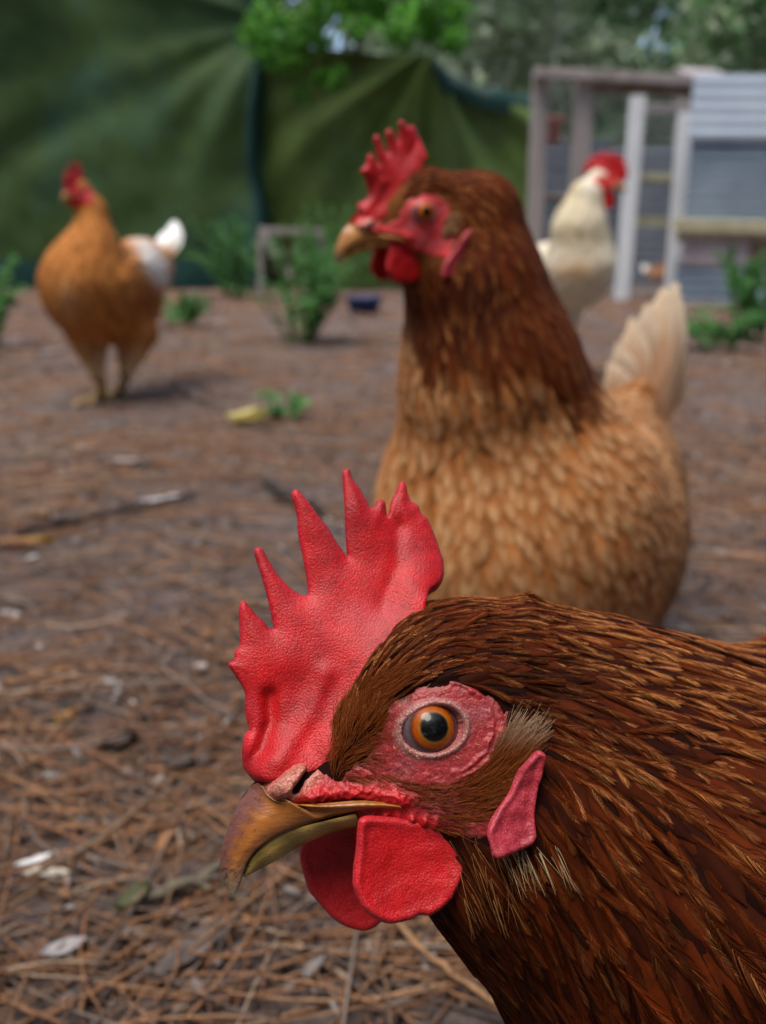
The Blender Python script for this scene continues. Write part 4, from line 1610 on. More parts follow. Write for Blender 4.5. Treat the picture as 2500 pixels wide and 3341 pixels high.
        am = np.exp(RNG.normal(-0.05, 0.4, (n, 1, 1)))
        fb = np.clip((np.exp(-((tt - 0.72) / 0.24) ** 2) * np.exp(-(vv / 0.55) ** 2)) * am * 1.0, 0, 1)
        edge = np.clip(sstep(0.6, 1.0, vv) * 0.5 + sstep(0.9, 1.0, tt) * 0.15, 0, 0.5) * np.ones((n, 1, 1))
        bb = mixc(tan * np.exp(RNG.normal(0, 0.16, (n, 1, 1, 1))), np.array([0.20, 0.062, 0.016]), np.broadcast_to(edge, (n, len(t), 5)))
        bb = mixc(bb, pale, np.broadcast_to(fb, (n, len(t), 5)))
        bb = bb * (1 - .4 * sstep(4.6, 5.0, s) * (pxl[:, 0] > 1950))[:, None, None, None]
        return neck * (1 - breast[:, None, None, None]) + bb * breast[:, None, None, None]

    L = L_of(Pt) * np.exp(RNG.normal(0, 0.1, len(Pt)))
    vane_coat('plumage', b, Pt, flow, L, L * np.where(along(Pt) < 2.6, 0.18, 0.33), tints, M['vane'], root, lift=0.07)
    # flight feathers of the folded wing
    wing_n = nrm(RIGHT * 0.85 - FWD * 0.5)
    for i in range(7):
        base = P(2098 + 7 * i, 1440 + 20 * i, .490 + .004 * i)
        d = nrm(P(2212, 1665, .60) - P(2098, 1460, .49) + np.array([0, 0, 0.006 * (3 - i)]))
        t = np.linspace(0, 1, 9)
        v = np.array([-1, -.5, 0, .5, 1])
        s = nrm(np.cross(wing_n, d))
        prof = np.sqrt(np.sin(math.pi * np.clip(.1 + .85 * t, 0, 1)))
        VV = base + d * (t * .095)[:, None, None] + s * (prof[:, None] * v[None] * .011)[..., None] + wing_n * (.001 + .0009 * i - .0018 * v[None, :, None] ** 2 + 0.004 * t[:, None, None])
        T = mixc(np.array([.24, .075, .02]), np.array([.12, .032, .010]), np.broadcast_to(np.abs(v)[None], (9, 5)))
        mesh('wing_feather', VV.reshape(-1, 3), grid_faces(9, 5), M['vane'], root, T.reshape(-1, 3))
    tips = [(1985, 1175, .615), (2012, 1118, .625), (2058, 1040, .635), (2108, 1002, .645), (2160, 955, .655), (2196, 948, .665), (2206, 1030, .67), (2204, 1150, .67), (2192, 1270, .665)]
    tail_tips(root, P(2105, 1440, .61), [P(*q) for q in tips], .0135,
              lambda t, v, i: mixc(mixc(np.array([.26, .11, .048]), np.array([.42, .25, .145]), t) * (.55 if i > 5 else 1 - .28 * (i % 2)), np.array([.70, .60, .45]), np.clip(sstep(.55, 1, t) * .6 + .4 * sstep(.2, 1, v) * t, 0, 1) * (.35 if i > 6 else 1)))
    simple_head(fr, root, fr.C2(COMB2_PX, 0.0), M['far_comb'])
    # small ear tuft
    n = 160
    a = np.stack([onsurf(random.uniform(1590, 1680), random.uniform(2400, 2560), 0.3) for _ in range(n)])
    dcan = nrm(np.stack([-RNG.uniform(.2, .8, n), RNG.uniform(.2, .5, n), RNG.uniform(.5, 1, n)], -1))
    s = np.linspace(0, 1, 4)[None, :, None]
    pts = a[:, None] + dcan[:, None] * s * RNG.uniform(3, 5.5, (n, 1, 1))
    o = curves('ear_tuft', fr.world(pts.reshape(-1, 3)).reshape(n, 4, 3), np.broadcast_to(np.linspace(1, .5, 4) * .00022, (n, 4)),
               np.broadcast_to(np.linspace(.6, 1.3, 4)[None, :, None] * np.array([.45, .27, .13]), (n, 4, 3)), M['barb'], root)
    o['kind'] = 'stuff'
    for x, d in ((1640, .475), (1950, .52)):
        h = P(x, 2430, d)
        leg_part(root, h, (h[0] - .005, h[1], 0.0), (-0.45, -0.9, 0))
    return root


def plain_chicken(name, label, cat, loc, fr, prims, lo, hi, h, ctrl, tints, sp, L, comb2, wscale, tail, legs, base_tint, facing=-1):
    root = thing(name, label, cat, loc)
    b = Body(head_prims(fr) + prims)
    dress(fr, b)
    V, Q = b.mesh(lo, hi, h)
    hl = fr.local(V)
    bare = sstep(0, 2, hl[:, 0] - xz(1600, 2400)[0]) * (1 - sstep(xz(1400, 2330)[1], xz(1400, 2230)[1], hl[:, 2]))
    bare = bare * (np.linalg.norm(hl * [1, 1, 1.15], axis=1) < 30)
    mesh('body', V, Q, M['under'], root, mixc(np.tile(base_tint, (len(V), 1)), RED, bare))
    Pt = sample_surface(V, Q, lambda p: np.full(len(p), sp), 9000)
    q = fr.local(Pt)
    ds, ins = poly_sd(q[:, [0, 2]], NEAR.C2(SKIN_PX, 9.0))
    keep = ~((ins & (ds > 0.0)) | ((q[:, 0] > xz(1330, 2400)[0]) & (np.linalg.norm(q * [1, 1, 1.1], axis=1) < 34)))
    Pt = Pt[keep]
    flow = world_flow(ctrl, 0.08)
    Ls = np.full(len(Pt), L) * np.exp(RNG.normal(0, .12, len(Pt)))
    dh = np.linalg.norm(Pt - fr.O, axis=1)
    Ls = Ls * (0.16 + 0.84 * sstep(0.012 * fr.s, 0.075 * fr.s, dh))
    vane_coat('plumage', b, Pt, flow, Ls, Ls * 0.26, tints, M['vane'], root, lift=0.10, K=5)
    simple_head(fr, root, comb2, M['far_comb'], hi=False, wscale=wscale, lobe=False)
    tail(root)
    for hip, foot, ahead in legs:
        leg_part(root, hip, foot, ahead, 0.0085)
    return root


def third_hen():
    d0 = 1.47
    fr = anchored(268, 622, d0, math.radians(38), math.radians(14))
    P = P3
    pr = [('c', fr.world(cen(1480, 2330)), P(300, 690, 1.50), .0125, .022, .01),
          ('c', P(300, 690, 1.50), P(300, 810, 1.50), .022, .037, .02),
          ('c', P(300, 810, 1.50), P(275, 930, 1.50), .037, .060, .03)]
    ax = nrm(P(480, 900, 1.74) - P(265, 950, 1.50))
    up = nrm(np.array([0, 0, 1.0]) - ax * ax[2])
    A = np.stack([ax, np.cross(up, ax), up])
    pr += [('e', P(275, 940, 1.51), (.077, .070, .084), A, .03), ('e', P(370, 960, 1.60), (.12, .082, .092), A, .04),
           ('e', P(455, 880, 1.72), (.085, .06, .06), A, .04), ('e', P(470, 915, 1.57), (.10, .013, .04), A, .01),
           ('c', P(285, 1080, 1.56), P(318, 1225, 1.55), .039, .010, .012), ('c', P(440, 1090, 1.60), P(412, 1215, 1.58), .041, .010, .012)]
    ctrl = spine_ctrl([(250, 560, 1.47), (300, 640, 1.50), (330, 740, 1.5), (370, 830, 1.52), (430, 880, 1.6), (500, 860, 1.75)])
    ctrl += [(P(x, y, d), P(x + dx, y + dy, d + dd) - P(x, y, d)) for x, y, d, dx, dy, dd in
             ((260, 800, 1.45, -10, 100, 0), (220, 950, 1.44, 0, 100, .0), (330, 1000, 1.48, 40, 90, .03), (430, 980, 1.52, 80, 60, .08), (300, 1150, 1.53, 0, 100, 0),
              (420, 1150, 1.55, 0, 100, 0))]
    a, bq, wht = np.array([.60, .235, .058]), np.array([.32, .105, .026]), np.array([.78, .74, .68])

    def pix(Pw):
        r = Pw - CAMP
        z = r @ FWD
        return np.stack([1250 + FPX * (r @ RIGHT) / z, 1670.5 - FPX * (r @ UP) / z], -1)

    def tints(Pw, t, v):
        n = len(Pw)
        q = pix(Pw)
        back = np.exp(-((q[:, 0] - 485) / 58) ** 2 - ((q[:, 1] - 800 - .9 * (q[:, 0] - 430)) / 40) ** 2)
        wing = np.exp(-((q[:, 0] - 470) / 60) ** 2 - ((q[:, 1] - 950) / 60) ** 2)
        pale = np.exp(-((q[:, 0] - 215) / 40) ** 2 - ((q[:, 1] - 950) / 55) ** 2) * 0.55  # light on the front of the breast, painted as paler feathers
        low = sstep(1060, 1190, q[:, 1]) * .85
        c = mixc(np.tile(a, (n, 1)), bq, np.clip(.25 + RNG.normal(0, .3, n) + 1.0 * wing, 0, 1))
        c = mixc(c, np.array([.74, .50, .28]), np.clip(pale + low, 0, 1))
        c = mixc(c, wht, np.clip(back * 1.4, 0, 1))
        e = (np.abs(v)[None, None] * .65 * np.ones((n, len(t), 1)))
        return mixc(c[:, None, None, :], c[:, None, None, :] * .5, e)

    def tail(root):
        tail_feathers(root, P(478, 885, 1.76), P(562, 735, 1.86) - P(478, 885, 1.76), nrm(RIGHT * .7 + FWD * .5), 8, .185, .040, .22,
                      lambda t, v, i: mixc(np.array([.60, .36, .16]), np.array([.86, .87, .86]), sstep(.30, .55, t)), blunt=.6)
    g1, g2 = PG(322, 1318), PG(385, 1298)
    legs = [(P(322, 1212, 1.55), g1, (-.6, -.8, 0)), (P(408, 1200, 1.57), g2, (-.6, -.8, 0))]
    return plain_chicken('hen', 'ginger hen walking at left before the green cloth, with white tipped tail', 'hen', (g1 + g2) / 2, fr, pr,
                         P(275, 940, 1.55) - [.22, .22, .30], P(350, 800, 1.62) + [.22, .36, .26], .005, ctrl, tints, .0095, .036, NEAR.C2(COMB_PX, 0.0), 1.0, tail, legs, a * .8)


ROOST_COMB = [(1000, 2480), (880, 2500), (800, 2430), (770, 2300), (800, 2270), (760, 2150), (830, 2170), (820, 2020), (900, 2080), (930, 1930), (1010, 2010), (1080, 1860),
              (1150, 1960), (1260, 1830), (1300, 1940), (1430, 1860), (1450, 1960), (1580, 1940), (1560, 2030), (1660, 2080), (1600, 2150), (1500, 2180), (1350, 2200), (1200, 2350), (1100, 2480)]


def rooster():
    d0 = 1.72
    fr = anchored(1958, 590, d0, math.radians(20), math.radians(16), 0, 1, 1.35)
    P = P3
    pr = [('c', fr.world(cen(1480, 2330)), P(1912, 640, d0), .0160, .028, .012),
          ('c', P(1912, 640, d0), P(1892, 740, d0 + .02), .028, .047, .02),
          ('c', P(1892, 740, d0 + .02), P(1895, 850, d0 + .05), .047, .066, .03)]
    ax = nrm(P(1600, 920, d0 + .34) - P(1900, 880, d0 + .06))
    up = nrm(np.array([0, 0, 1.0]) - ax * ax[2])
    A = np.stack([ax, np.cross(up, ax), up])
    pr += [('e', P(1890, 880, d0 + .06), (.066, .062, .080), A, .03), ('e', P(1800, 915, d0 + .18), (.105, .070, .082), A, .04),
           ('e', P(1690, 930, d0 + .32), (.08, .052, .06), A, .04),
           ('c', P(1850, 990, d0 + .13), P(1850, 1090, d0 + .13), .04, .016, .02), ('c', P(1770, 990, d0 + .2), P(1770, 1080, d0 + .2), .04, .016, .02)]
    ctrl = spine_ctrl([(1935, 560, d0), (1880, 590, d0), (1850, 690, d0), (1820, 780, d0 + .06), (1760, 850, d0 + .2), (1650, 880, d0 + .4)])
    ctrl += [(P(x, y, d), P(x + dx, y + dy, d + dd) - P(x, y, d)) for x, y, d, dx, dy, dd in
             ((1940, 720, d0, 8, 100, 0), (1960, 880, d0, -5, 100, 0), (1880, 950, d0, -20, 100, .03), (1800, 950, d0 + .1, -60, 80, .1), (1850, 1050, d0 + .1, 0, 100, 0))]
    cream, yel, buff = np.array([.84, .77, .60]), np.array([.76, .60, .28]), np.array([.68, .42, .19])

    def pix(Pw):
        r = Pw - CAMP
        z = r @ FWD
        return np.stack([1250 + FPX * (r @ RIGHT) / z, 1670.5 - FPX * (r @ UP) / z], -1)

    def tints(Pw, t, v):
        n = len(Pw)
        q = pix(Pw)
        neck = (1 - sstep(720, 800, q[:, 1])) * np.clip(.45 + .5 * vnoise(Pw, 22, 3), 0, 1)
        patch = np.exp(-((q[:, 0] - 1885) / 75) ** 2 - ((q[:, 1] - 860) / 45) ** 2)
        c = mixc(np.tile(cream, (n, 1)), yel, neck)
        c = mixc(c, buff, patch * .85)
        return mixc(c[:, None, None, :], c[:, None, None, :] * .72, np.abs(v)[None, None] * .5 * np.ones((n, len(t), 1)))

    def tail(root):
        tail_feathers(root, P(1630, 930, d0 + .38), np.array([-.75, .55, .2]), np.array([.3, .5, 0]), 9, .2, .026, .5, lambda t, v, i: mixc(cream, yel, .3 * t))
    g1, g2 = PG(1850, 1140), PG(1775, 1120)
    legs = [(P(1850, 1080, d0 + .13), (P(1850, 1080, d0 + .13) * (1, 1, 0)), (.9, -.4, 0)), (P(1770, 1075, d0 + .2), P(1770, 1075, d0 + .2) * (1, 1, 0), (.9, -.4, 0))]
    anch = xz(1250, 2330)
    big = anch + (NEAR.C2(ROOST_COMB, 0.0) - anch) * [1.35, 1.45]
    return plain_chicken('rooster', 'cream white rooster with big red comb and wattles standing before the wire coop', 'rooster', (P(1820, 1080, d0 + .16) * (1, 1, 0)), fr, pr,
                         P(1830, 880, d0 + .1) - [.30, .30, .32], P(1850, 700, d0 + .1) + [.24, .42, .28], .006, ctrl, tints, .0085, .034, big, 1.7, tail, legs, cream * .9, 1)

# ------------------------------------------------------------------ ground
def ground_z(x, y):
    return 0.006 * mnoise.noise((x * 2.1, y * 2.1, 0.3)) + 0.003 * mnoise.noise((x * 9, y * 9, 4.0))


def axis(lo, hi, fine_lo, fine_hi, fine, growth):
    a = list(np.arange(fine_lo, fine_hi, fine))
    s = fine
    while a[-1] < hi:
        s *= growth
        a.append(a[-1] + s)
    s = fine
    while a[0] > lo:
        s *= growth
        a.insert(0, a[0] - s)
    return np.array(a)


gx = axis(-60, 60, -0.9, 0.9, 0.02, 1.07)
gy = axis(-30, 120, 0.1, 2.6, 0.02, 1.06)
GX, GY = np.meshgrid(gx, gy, indexing='ij')
GZ = np.array([ground_z(a, b_) for a, b_ in zip(GX.ravel(), GY.ravel())])
far = sstep(7.5, 30, GY.ravel())
o = mesh('ground', np.stack([GX.ravel(), GY.ravel(), GZ], -1), grid_faces(len(gx), len(gy)), M['soil'])
tag(o, 'brown forest soil floor of the chicken yard', None, None, 'structure')

# needle litter: bent three-sided needles lying in several thin layers
def needle_field(n, y0, y1, power):
    u = RNG.random(n)
    Y = y0 * (y1 / y0) ** (u ** power)
    X = RNG.uniform(-1, 1, n) * (0.52 * Y + 0.18)
    pn = np.array([mnoise.noise((a * 3.2, b_ * 2.2, 7.0)) + .5 * mnoise.noise((a * 9, b_ * 6, 3.0)) for a, b_ in zip(X, Y)])
    k = RNG.random(n) < .30 + .7 * sstep(-.35, .35, pn)
    return X[k], Y[k]


def build_needles(n, y0, y1, power, zmax, name, label):
    X, Y = needle_field(int(n * 1.5), y0, y1, power)
    n = len(X)
    yaw = RNG.normal(0, 0.75, n) + np.where(RNG.random(n) < 0.22, math.pi / 2, 0)
    Ln = RNG.uniform(0.03, 0.115, n) * (1 + 0.10 * Y)
    th = RNG.uniform(0.00038, 0.00085, n) * (1 + 0.42 * Y)
    bend = RNG.normal(0, 0.16, n)
    K = 5
    t = np.linspace(-0.5, 0.5, K)
    dx, dy = np.cos(yaw), np.sin(yaw)
    px = X[:, None] + dx[:, None] * t * Ln[:, None] - dy[:, None] * bend[:, None] * (t ** 2) * 4 * Ln[:, None] * 0.5
    py = Y[:, None] + dy[:, None] * t * Ln[:, None] + dx[:, None] * bend[:, None] * (t ** 2) * 4 * Ln[:, None] * 0.5
    gz = np.array([ground_z(a, b_) for a, b_ in zip(X, Y)])
    z = gz[:, None] + RNG.uniform(0.0005, zmax, (n, 1)) + RNG.normal(0, 0.03, (n, 1)) * t * Ln[:, None] + RNG.normal(0, 0.12, (n, 1)) * (t ** 2) * Ln[:, None]
    z = np.maximum(z, gz[:, None] - 0.001)
    C_ = np.stack([px, py, z], -1)
    T = nrm(np.gradient(C_, axis=1))
    B = nrm(np.cross(T, [0, 0, 1.0]))
    N = np.cross(B, T)
    V = []
    tap = np.array([0.8, 1, 1, 0.85, 0.25])
    for a in (math.pi / 2, math.pi * 7 / 6, math.pi * 11 / 6):
        V.append(C_ + (B * math.cos(a) + N * math.sin(a)) * (th[:, None] * tap)[..., None])
    V = np.stack(V, 2)
    F = grid_faces(K, 3, True)
    F = (F[None] + (np.arange(n) * K * 3)[:, None, None]).reshape(-1, 4)
    pal = np.array([[.27, .138, .070], [.235, .11, .055], [.31, .175, .095], [.17, .098, .065], [.25, .195, .16], [.125, .092, .078], [.35, .26, .185]])
    ci = RNG.choice(len(pal), n, p=[.27, .18, .15, .16, .1, .08, .06])
    T_ = pal[ci] * np.exp(RNG.normal(0, .18, (n, 1)))
    T_ = np.repeat(T_[:, None, :], K * 3, 1)
    o = mesh(name, V.reshape(-1, 3), F, M['litter'], None, T_.reshape(-1, 3))
    return tag(o, label, None, None, 'stuff')


build_needles(14000, 0.22, 7.2, 0.66, 0.009, 'pine_needle_litter', 'layer of dry orange brown pine needles strewn over the soil')

# crumbs: bark flakes, leaf bits, chips
def build_flakes(n):
    X, Y = needle_field(int(n * 1.5), 0.22, 7.0, 0.75)
    n = len(X)
    V, F, T = [], [], []
    pal = np.array([[.085, .055, .042], [.15, .105, .08], [.20, .15, .125], [.24, .205, .19], [.055, .036, .03], [.26, .13, .06], [.38, .34, .31]])
    ci = RNG.choice(len(pal), n, p=[.25, .20, .15, .13, .14, .08, .05])
    for i in range(n):
        s = random.uniform(0.0016, 0.0062) * (1 + 0.5 * Y[i]) * (0.8 if ci[i] == 6 else 1)
        a0 = random.uniform(0, 6.28)
        asp = random.uniform(0.18, 0.7)
        k = 6
        gz = ground_z(X[i], Y[i])
        tilt = np.array([random.gauss(0, .35), random.gauss(0, .35)])
        up = nrm(np.array([tilt[0], tilt[1], 1.0]))
        e1 = nrm(np.cross(up, [math.sin(a0), math.cos(a0), 0.1]))
        e2 = np.cross(up, e1)
        c = np.array([X[i], Y[i], gz + random.uniform(0.001, 0.008)])
        pts = []
        for j in range(k):
            th = j / k * 2 * math.pi
            r = s * random.uniform(0.45, 1.25)
            pts.append(c + e1 * math.cos(th) * r + e2 * math.sin(th) * r * asp)
        n0 = len(V)
        V += pts + [c + up * s * random.uniform(0.02, 0.2)] + [p - up * s * 0.18 for p in pts]
        for j in range(k):
            j2 = (j + 1) % k
            F.append((n0 + j, n0 + j2, n0 + k))
            F.append((n0 + j2, n0 + j, n0 + k + 1 + j))
            F.append((n0 + j2, n0 + k + 1 + j, n0 + k + 1 + j2))
        T += [pal[ci[i]] * math.exp(random.gauss(0, .2))] * (2 * k + 1)
    o = mesh('ground_litter', np.array(V), np.array(F), M['litter'], None, np.array(T), smooth=False)
    tag(o, 'scattered bark flakes, crumbs and leaf bits on the soil', None, None, 'stuff')


build_flakes(9000)


# ------------------------------------------------------------------ single bits on the ground
def leaf_thing(name, label, cat, px, py, length, width, ang, tint, curl=0.25, mat='leaf', lift=0.004, group=None, tint2=None, rise=0.0):
    c = PG(px, py)
    c[2] = ground_z(c[0], c[1]) + lift
    K, v = 11, np.array([-1, -.5, 0, .5, 1.0])
    t = np.linspace(0, 1, K)
    prof = np.sin(math.pi * np.clip(t * 0.97 + 0.02, 0, 1)) ** 0.8
    d = np.array([math.cos(ang), math.sin(ang), 0])
    s = np.array([-d[1], d[0], 0])
    wob = RNG.normal(0, 0.05, (K, 5))
    V = (c + d * ((t - .5) * length)[:, None, None] + s * (prof[:, None] * v[None] * width / 2 * (1 + wob))[..., None]
         + np.array([0, 0, 1.0]) * (curl * width * (v[None] ** 2) * (.4 + .6 * t[:, None]) + rise * length * (t[:, None]) ** 2 + 0.10 * length * (t[:, None] - .5) ** 2 * 4 * curl + .05 * width * wob * 10)[..., None])
    top = V.reshape(-1, 3)
    bot = top - np.array([0, 0, 0.0005])
    F = grid_faces(K, 5)
    FF = np.concatenate([F, F[:, ::-1] + len(top)])
    tt = np.asarray(tint) * (1 - 0.30 * np.exp(-(v / .12) ** 2))[None, :, None] * np.ones((K, 1, 1))
    if tint2 is not None:
        tt = mixc(tt, np.asarray(tint2), np.broadcast_to(sstep(.45, .9, t)[:, None], (K, 5)))
    tt = tt.reshape(-1, 3) * np.exp(RNG.normal(0, .08, (K * 5, 1)))
    o = mesh(name, np.concatenate([top, bot]), FF, M[mat], None, np.concatenate([tt, tt]), loc=c)
    return tag(o, label, cat, group)


leaf_thing('fallen_leaf', 'pale yellow curled leaf lying beside the small green seedling', 'leaf', 805, 1398, .066, .046, -0.25, (.86, .80, .40), .45, lift=.012, rise=.08)
leaf_thing('small_feather', 'pale grey shed feather arched on the ground below the left hen', 'feather', 415, 1525, .062, .017, -0.35, (.45, .43, .43), .5, 'litter')
leaf_thing('small_feather', 'whitish shed feather left of the front hen, nearest her comb tips', 'feather', 525, 1650, .050, .013, 0.3, (.62, .60, .61), .5, 'litter')
leaf_thing('fallen_leaf', 'orange tan dead leaf near the left edge of the frame', 'leaf', 70, 1790, .062, .017, 0.05, (.42, .20, .07), .4, tint2=(.52, .34, .06))
leaf_thing('fallen_leaf', 'buff dry leaf lying slanted above the orange tan leaf', 'leaf', 130, 1690, .05, .014, -0.7, (.36, .22, .11), .4)
leaf_thing('fallen_leaf', 'rusty pink leaf scrap left of the arched grey feather', 'leaf', 135, 1545, .035, .022, 0.2, (.36, .17, .10), .4)
leaf_thing('small_feather', 'bright white feather shaft at the lower left', 'feather', 125, 2850, .0185, .0042, 0.45, (.78, .78, .76), .5, 'litter', .006)
leaf_thing('wood_chip', 'pale cream chip just below the bright white feather', 'chip', 150, 2885, .024, .0055, -0.08, (.56, .52, .43), .2, 'litter', .006)
leaf_thing('fallen_leaf', 'dull green leaf at the left end of the olive twig', 'leaf', 440, 2985, .017, .0085, 0.75, (.20, .22, .11), .6, lift=.008)
leaf_thing('fallen_leaf', 'ochre yellow leaf fragment halfway up the left side', 'leaf', 215, 2375, .012, .010, 0.6, (.50, .28, .05), .4)
leaf_thing('fallen_leaf', 'smaller ochre leaf fragment above the other ochre one', 'leaf', 195, 2230, .012, .009, 0.2, (.42, .22, .06), .4)
leaf_thing('wood_chip', 'pale grey wood sliver at the lower left, below the cream chip', 'chip', 215, 3130, .018, .008, 0.4, (.36, .33, .32), .2, 'litter', .006)
leaf_thing('bark_flake', 'dark curled bark flake left of the front hen beak, upper one', 'bark flake', 395, 2470, .020, .012, 0.35, (.045, .03, .026), .6, 'litter', .006)
leaf_thing('bark_flake', 'dark grey bark flake closest to the red comb base', 'bark flake', 590, 2545, .020, .011, -0.2, (.085, .068, .064), .6, 'litter', .006)
leaf_thing('bark_flake', 'large flat grey bark strip below the olive twig', 'bark flake', 640, 3125, .040, .012, 0.85, (.135, .105, .09), .2, 'bark', .006)
leaf_thing('wood_chip', 'light grey chip beside the frayed needles at mid left', 'chip', 365, 2260, .020, .006, -0.5, (.40, .37, .36), .2, 'litter', .005)
leaf_thing('wood_chip', 'small pale round chip left of the front hen comb', 'chip', 655, 2205, .011, .008, 0.2, (.45, .40, .36), .2, 'litter', .005)
leaf_thing('wood_chip', 'grey white chip by the left hen, near her front foot', 'chip', 165, 1165, .075, .035, 0.5, (.40, .38, .40), .2, 'litter', .01)
leaf_thing('wood_chip', 'pale chip on the soil right of the left hen tail', 'chip', 720, 1060, .085, .04, 0.6, (.40, .37, .37), .2, 'litter', .01)


def twig(label, pts, r0, r1, tint, lift=.004, forks=0):
    W = []
    for q in pts:
        g = PG(q[0], q[1])
        g[2] = ground_z(g[0], g[1]) + lift + r0
        W.append(g)
    path = resample_open(np.array(W), 6)
    path = path + RNG.normal(0, r0 * 0.35, path.shape)
    mb = MB()
    mb.add(*tube(path, np.linspace(r0, r1, len(path)) * np.exp(RNG.normal(0, .12, len(path))), 8), tint=tint)
    for i in range(forks):
        j = int(len(path) * (0.3 + 0.2 * i))
        d = nrm(path[j + 1] - path[j])
        s = np.array([-d[1], d[0], 0.2]) * (1 if i % 2 else -1)
        q = np.array([path[j], path[j] + (d + s) * r0 * 5, path[j] + (d * 1.6 + s * 1.3) * r0 * 8])
        mb.add(*tube(resample_open(q, 4), np.linspace(r0 * .6, r0 * .2, 9), 6), tint=tint)
    o = mb.build('twig', M['bark'], None, True, loc=path[0])
    return tag(o, label, 'twig')


twig('olive grey twig on the ground running under the front hen beak', [(440, 2990), (600, 2930), (760, 2850), (1000, 2780), (1150, 2760)], .0028, .0019, (.17, .145, .10), forks=1)
twig('thin dark twig across the soil below the left feathers', [(60, 1760), (220, 1725), (420, 1690), (640, 1640)], .0045, .003, (.06, .045, .04))
twig('long curved tan twig in front at the bottom, under the hen throat', [(1240, 2990), (1330, 3130), (1450, 3230), (1640, 3380)], .00125, .0009, (.36, .20, .10), lift=.010)
twig('short forked twig on the ground by the left hen feet', [(575, 1260), (640, 1310), (720, 1340)], .006, .003, (.20, .15, .12), forks=1)
twig('blackish short stick lying right of the shed feathers', [(880, 1600), (960, 1660), (1040, 1690)], .006, .004, (.05, .04, .036))

# ------------------------------------------------------------------ shade cloths
TY = 6.6


def shade_cloth(label, px0, px1, y0, y1, ztop, mat, fold, hem_top=None, nu=170, nv=130):
    """A hanging cloth between two pixel columns; ztop(u) world height of its upper edge; fold(u, v, x, z) -> depth offset."""
    a, b_ = PY(px0, 900, y0), PY(px1, 900, y1)
    root = thing('shade_cloth', label, 'shade cloth', ((a[0] + b_[0]) / 2, (y0 + y1) / 2, 0))
    u = np.linspace(0, 1, nu)
    v = np.linspace(0, 1, nv)
    U, Vv = np.meshgrid(u, v, indexing='ij')
    X = a[0] + (b_[0] - a[0]) * U
    Y = y0 + (y1 - y0) * U
    top = ztop(u)[:, None]
    Z = 0.015 + (top - 0.015) * Vv
    off, dx = fold(U, Vv, X, Z)
    P = np.stack([X + dx, Y + off, Z], -1)
    split = int(nv * 0.955)
    F = grid_faces(nu, nv)
    th = 0.004
    VV = np.concatenate([P.reshape(-1, 3), (P + [0, th, 0]).reshape(-1, 3)])
    mesh('cloth', VV, np.concatenate([F, F[:, ::-1] + nu * nv]), mat, root)
    return root, P, u, v


def foldA(U, V, X, Z):
    # folds fan out down and left from the upper right corner where the cloth is tied
    cx, cz = PY(845, 60, TY)[0], PY(845, 60, TY)[2]
    dx, dz = cx - X + .02, cz - Z
    r = np.sqrt(dx ** 2 + dz ** 2)
    a = np.arctan2(dx, dz)
    amp = np.clip(r * 0.06, 0, .048) * np.exp(-(r / 1.7) ** 2) * sstep(-.05, .25, a + .1)
    wv = a + .10 * np.sin(r * 2.3) + .06 * np.sin(X * 3 + Z * 2.2)
    f = amp * (np.sin(wv * 8.5 + 1.3 * r) * (.6 + .4 * np.sin(wv * 3.7 + 1)) + .22 * np.sin(wv * 17 + 2 * r + 1))
    f = f + .04 * np.sin(X * 5.2 + .7 * np.sin(Z * 1.8) + .5) + .07 * np.sin(X * 1.7 + Z * .8) + .05 * np.sin(X * 3.1 + 1.2 * np.sin(Z * 1.3)) + .02 * np.sin(X * 9 + Z * 2)
    cr = np.array([mnoise.noise((a * 1.9 + b_ * .9, b_ * 1.5 - a * .5, 2)) + .45 * mnoise.noise((a * 4.5 + b_ * 2, b_ * 3.2 - a, 5)) for a, b_ in zip(X.ravel(), (Z + 0 * X).ravel())]).reshape(X.shape)
    f = f + .045 * cr
    f = f + .05 * np.exp(-((Z - 1.25 - .45 * (X + 2.0)) / .16) ** 2) * sstep(.3, .6, U)
    return f, .03 * np.sin(Z * 5) * sstep(.9, 1, U)


rootA, PA, uA, vA = shade_cloth('dark green shade cloth hanging in heavy folds at left behind the ginger hen', -700, 842, TY + .1, TY, lambda u: 3.25 + 0 * u, M['cloth_dark'], foldA)
hz = []
j = len(uA) - 1
hem = MB()
for i in range(0, len(vA) - 1):
    pass
col = PA[-1] + np.array([0.03, -0.03, 0])
hemV = np.concatenate([col + [-.035, -.02, 0], col + [0.0, -.035, 0], col + [.03, .03, 0], col + [.06, .25, 0]])
n = len(col)
mesh('hem', hemV.reshape(4, n, 3).transpose(1, 0, 2).reshape(-1, 3), grid_faces(n, 4), M['hem'], rootA)
row = PA[:, 0]
bV = np.stack([row + [0, -.025, .0], row + [0, -.035, .09], row + [0, -.02, .19]], 1)
o = mesh('hem', bV.reshape(-1, 3), grid_faces(len(row), 3), M['hem'], rootA)
o['label'] = 'teal strip along the foot of the cloth'


def ztopB(u):
    # sags between its ties; heights from the photograph's upper edge
    px = 850 + u * (1740 - 850)
    py = np.interp(px, [850, 1150, 1400, 1450, 1560, 1650, 1740], [150, 165, 180, 250, 300, 318, 322])
    return np.array([PY(a, b_, TY - .05)[2] for a, b_ in zip(px, py)])


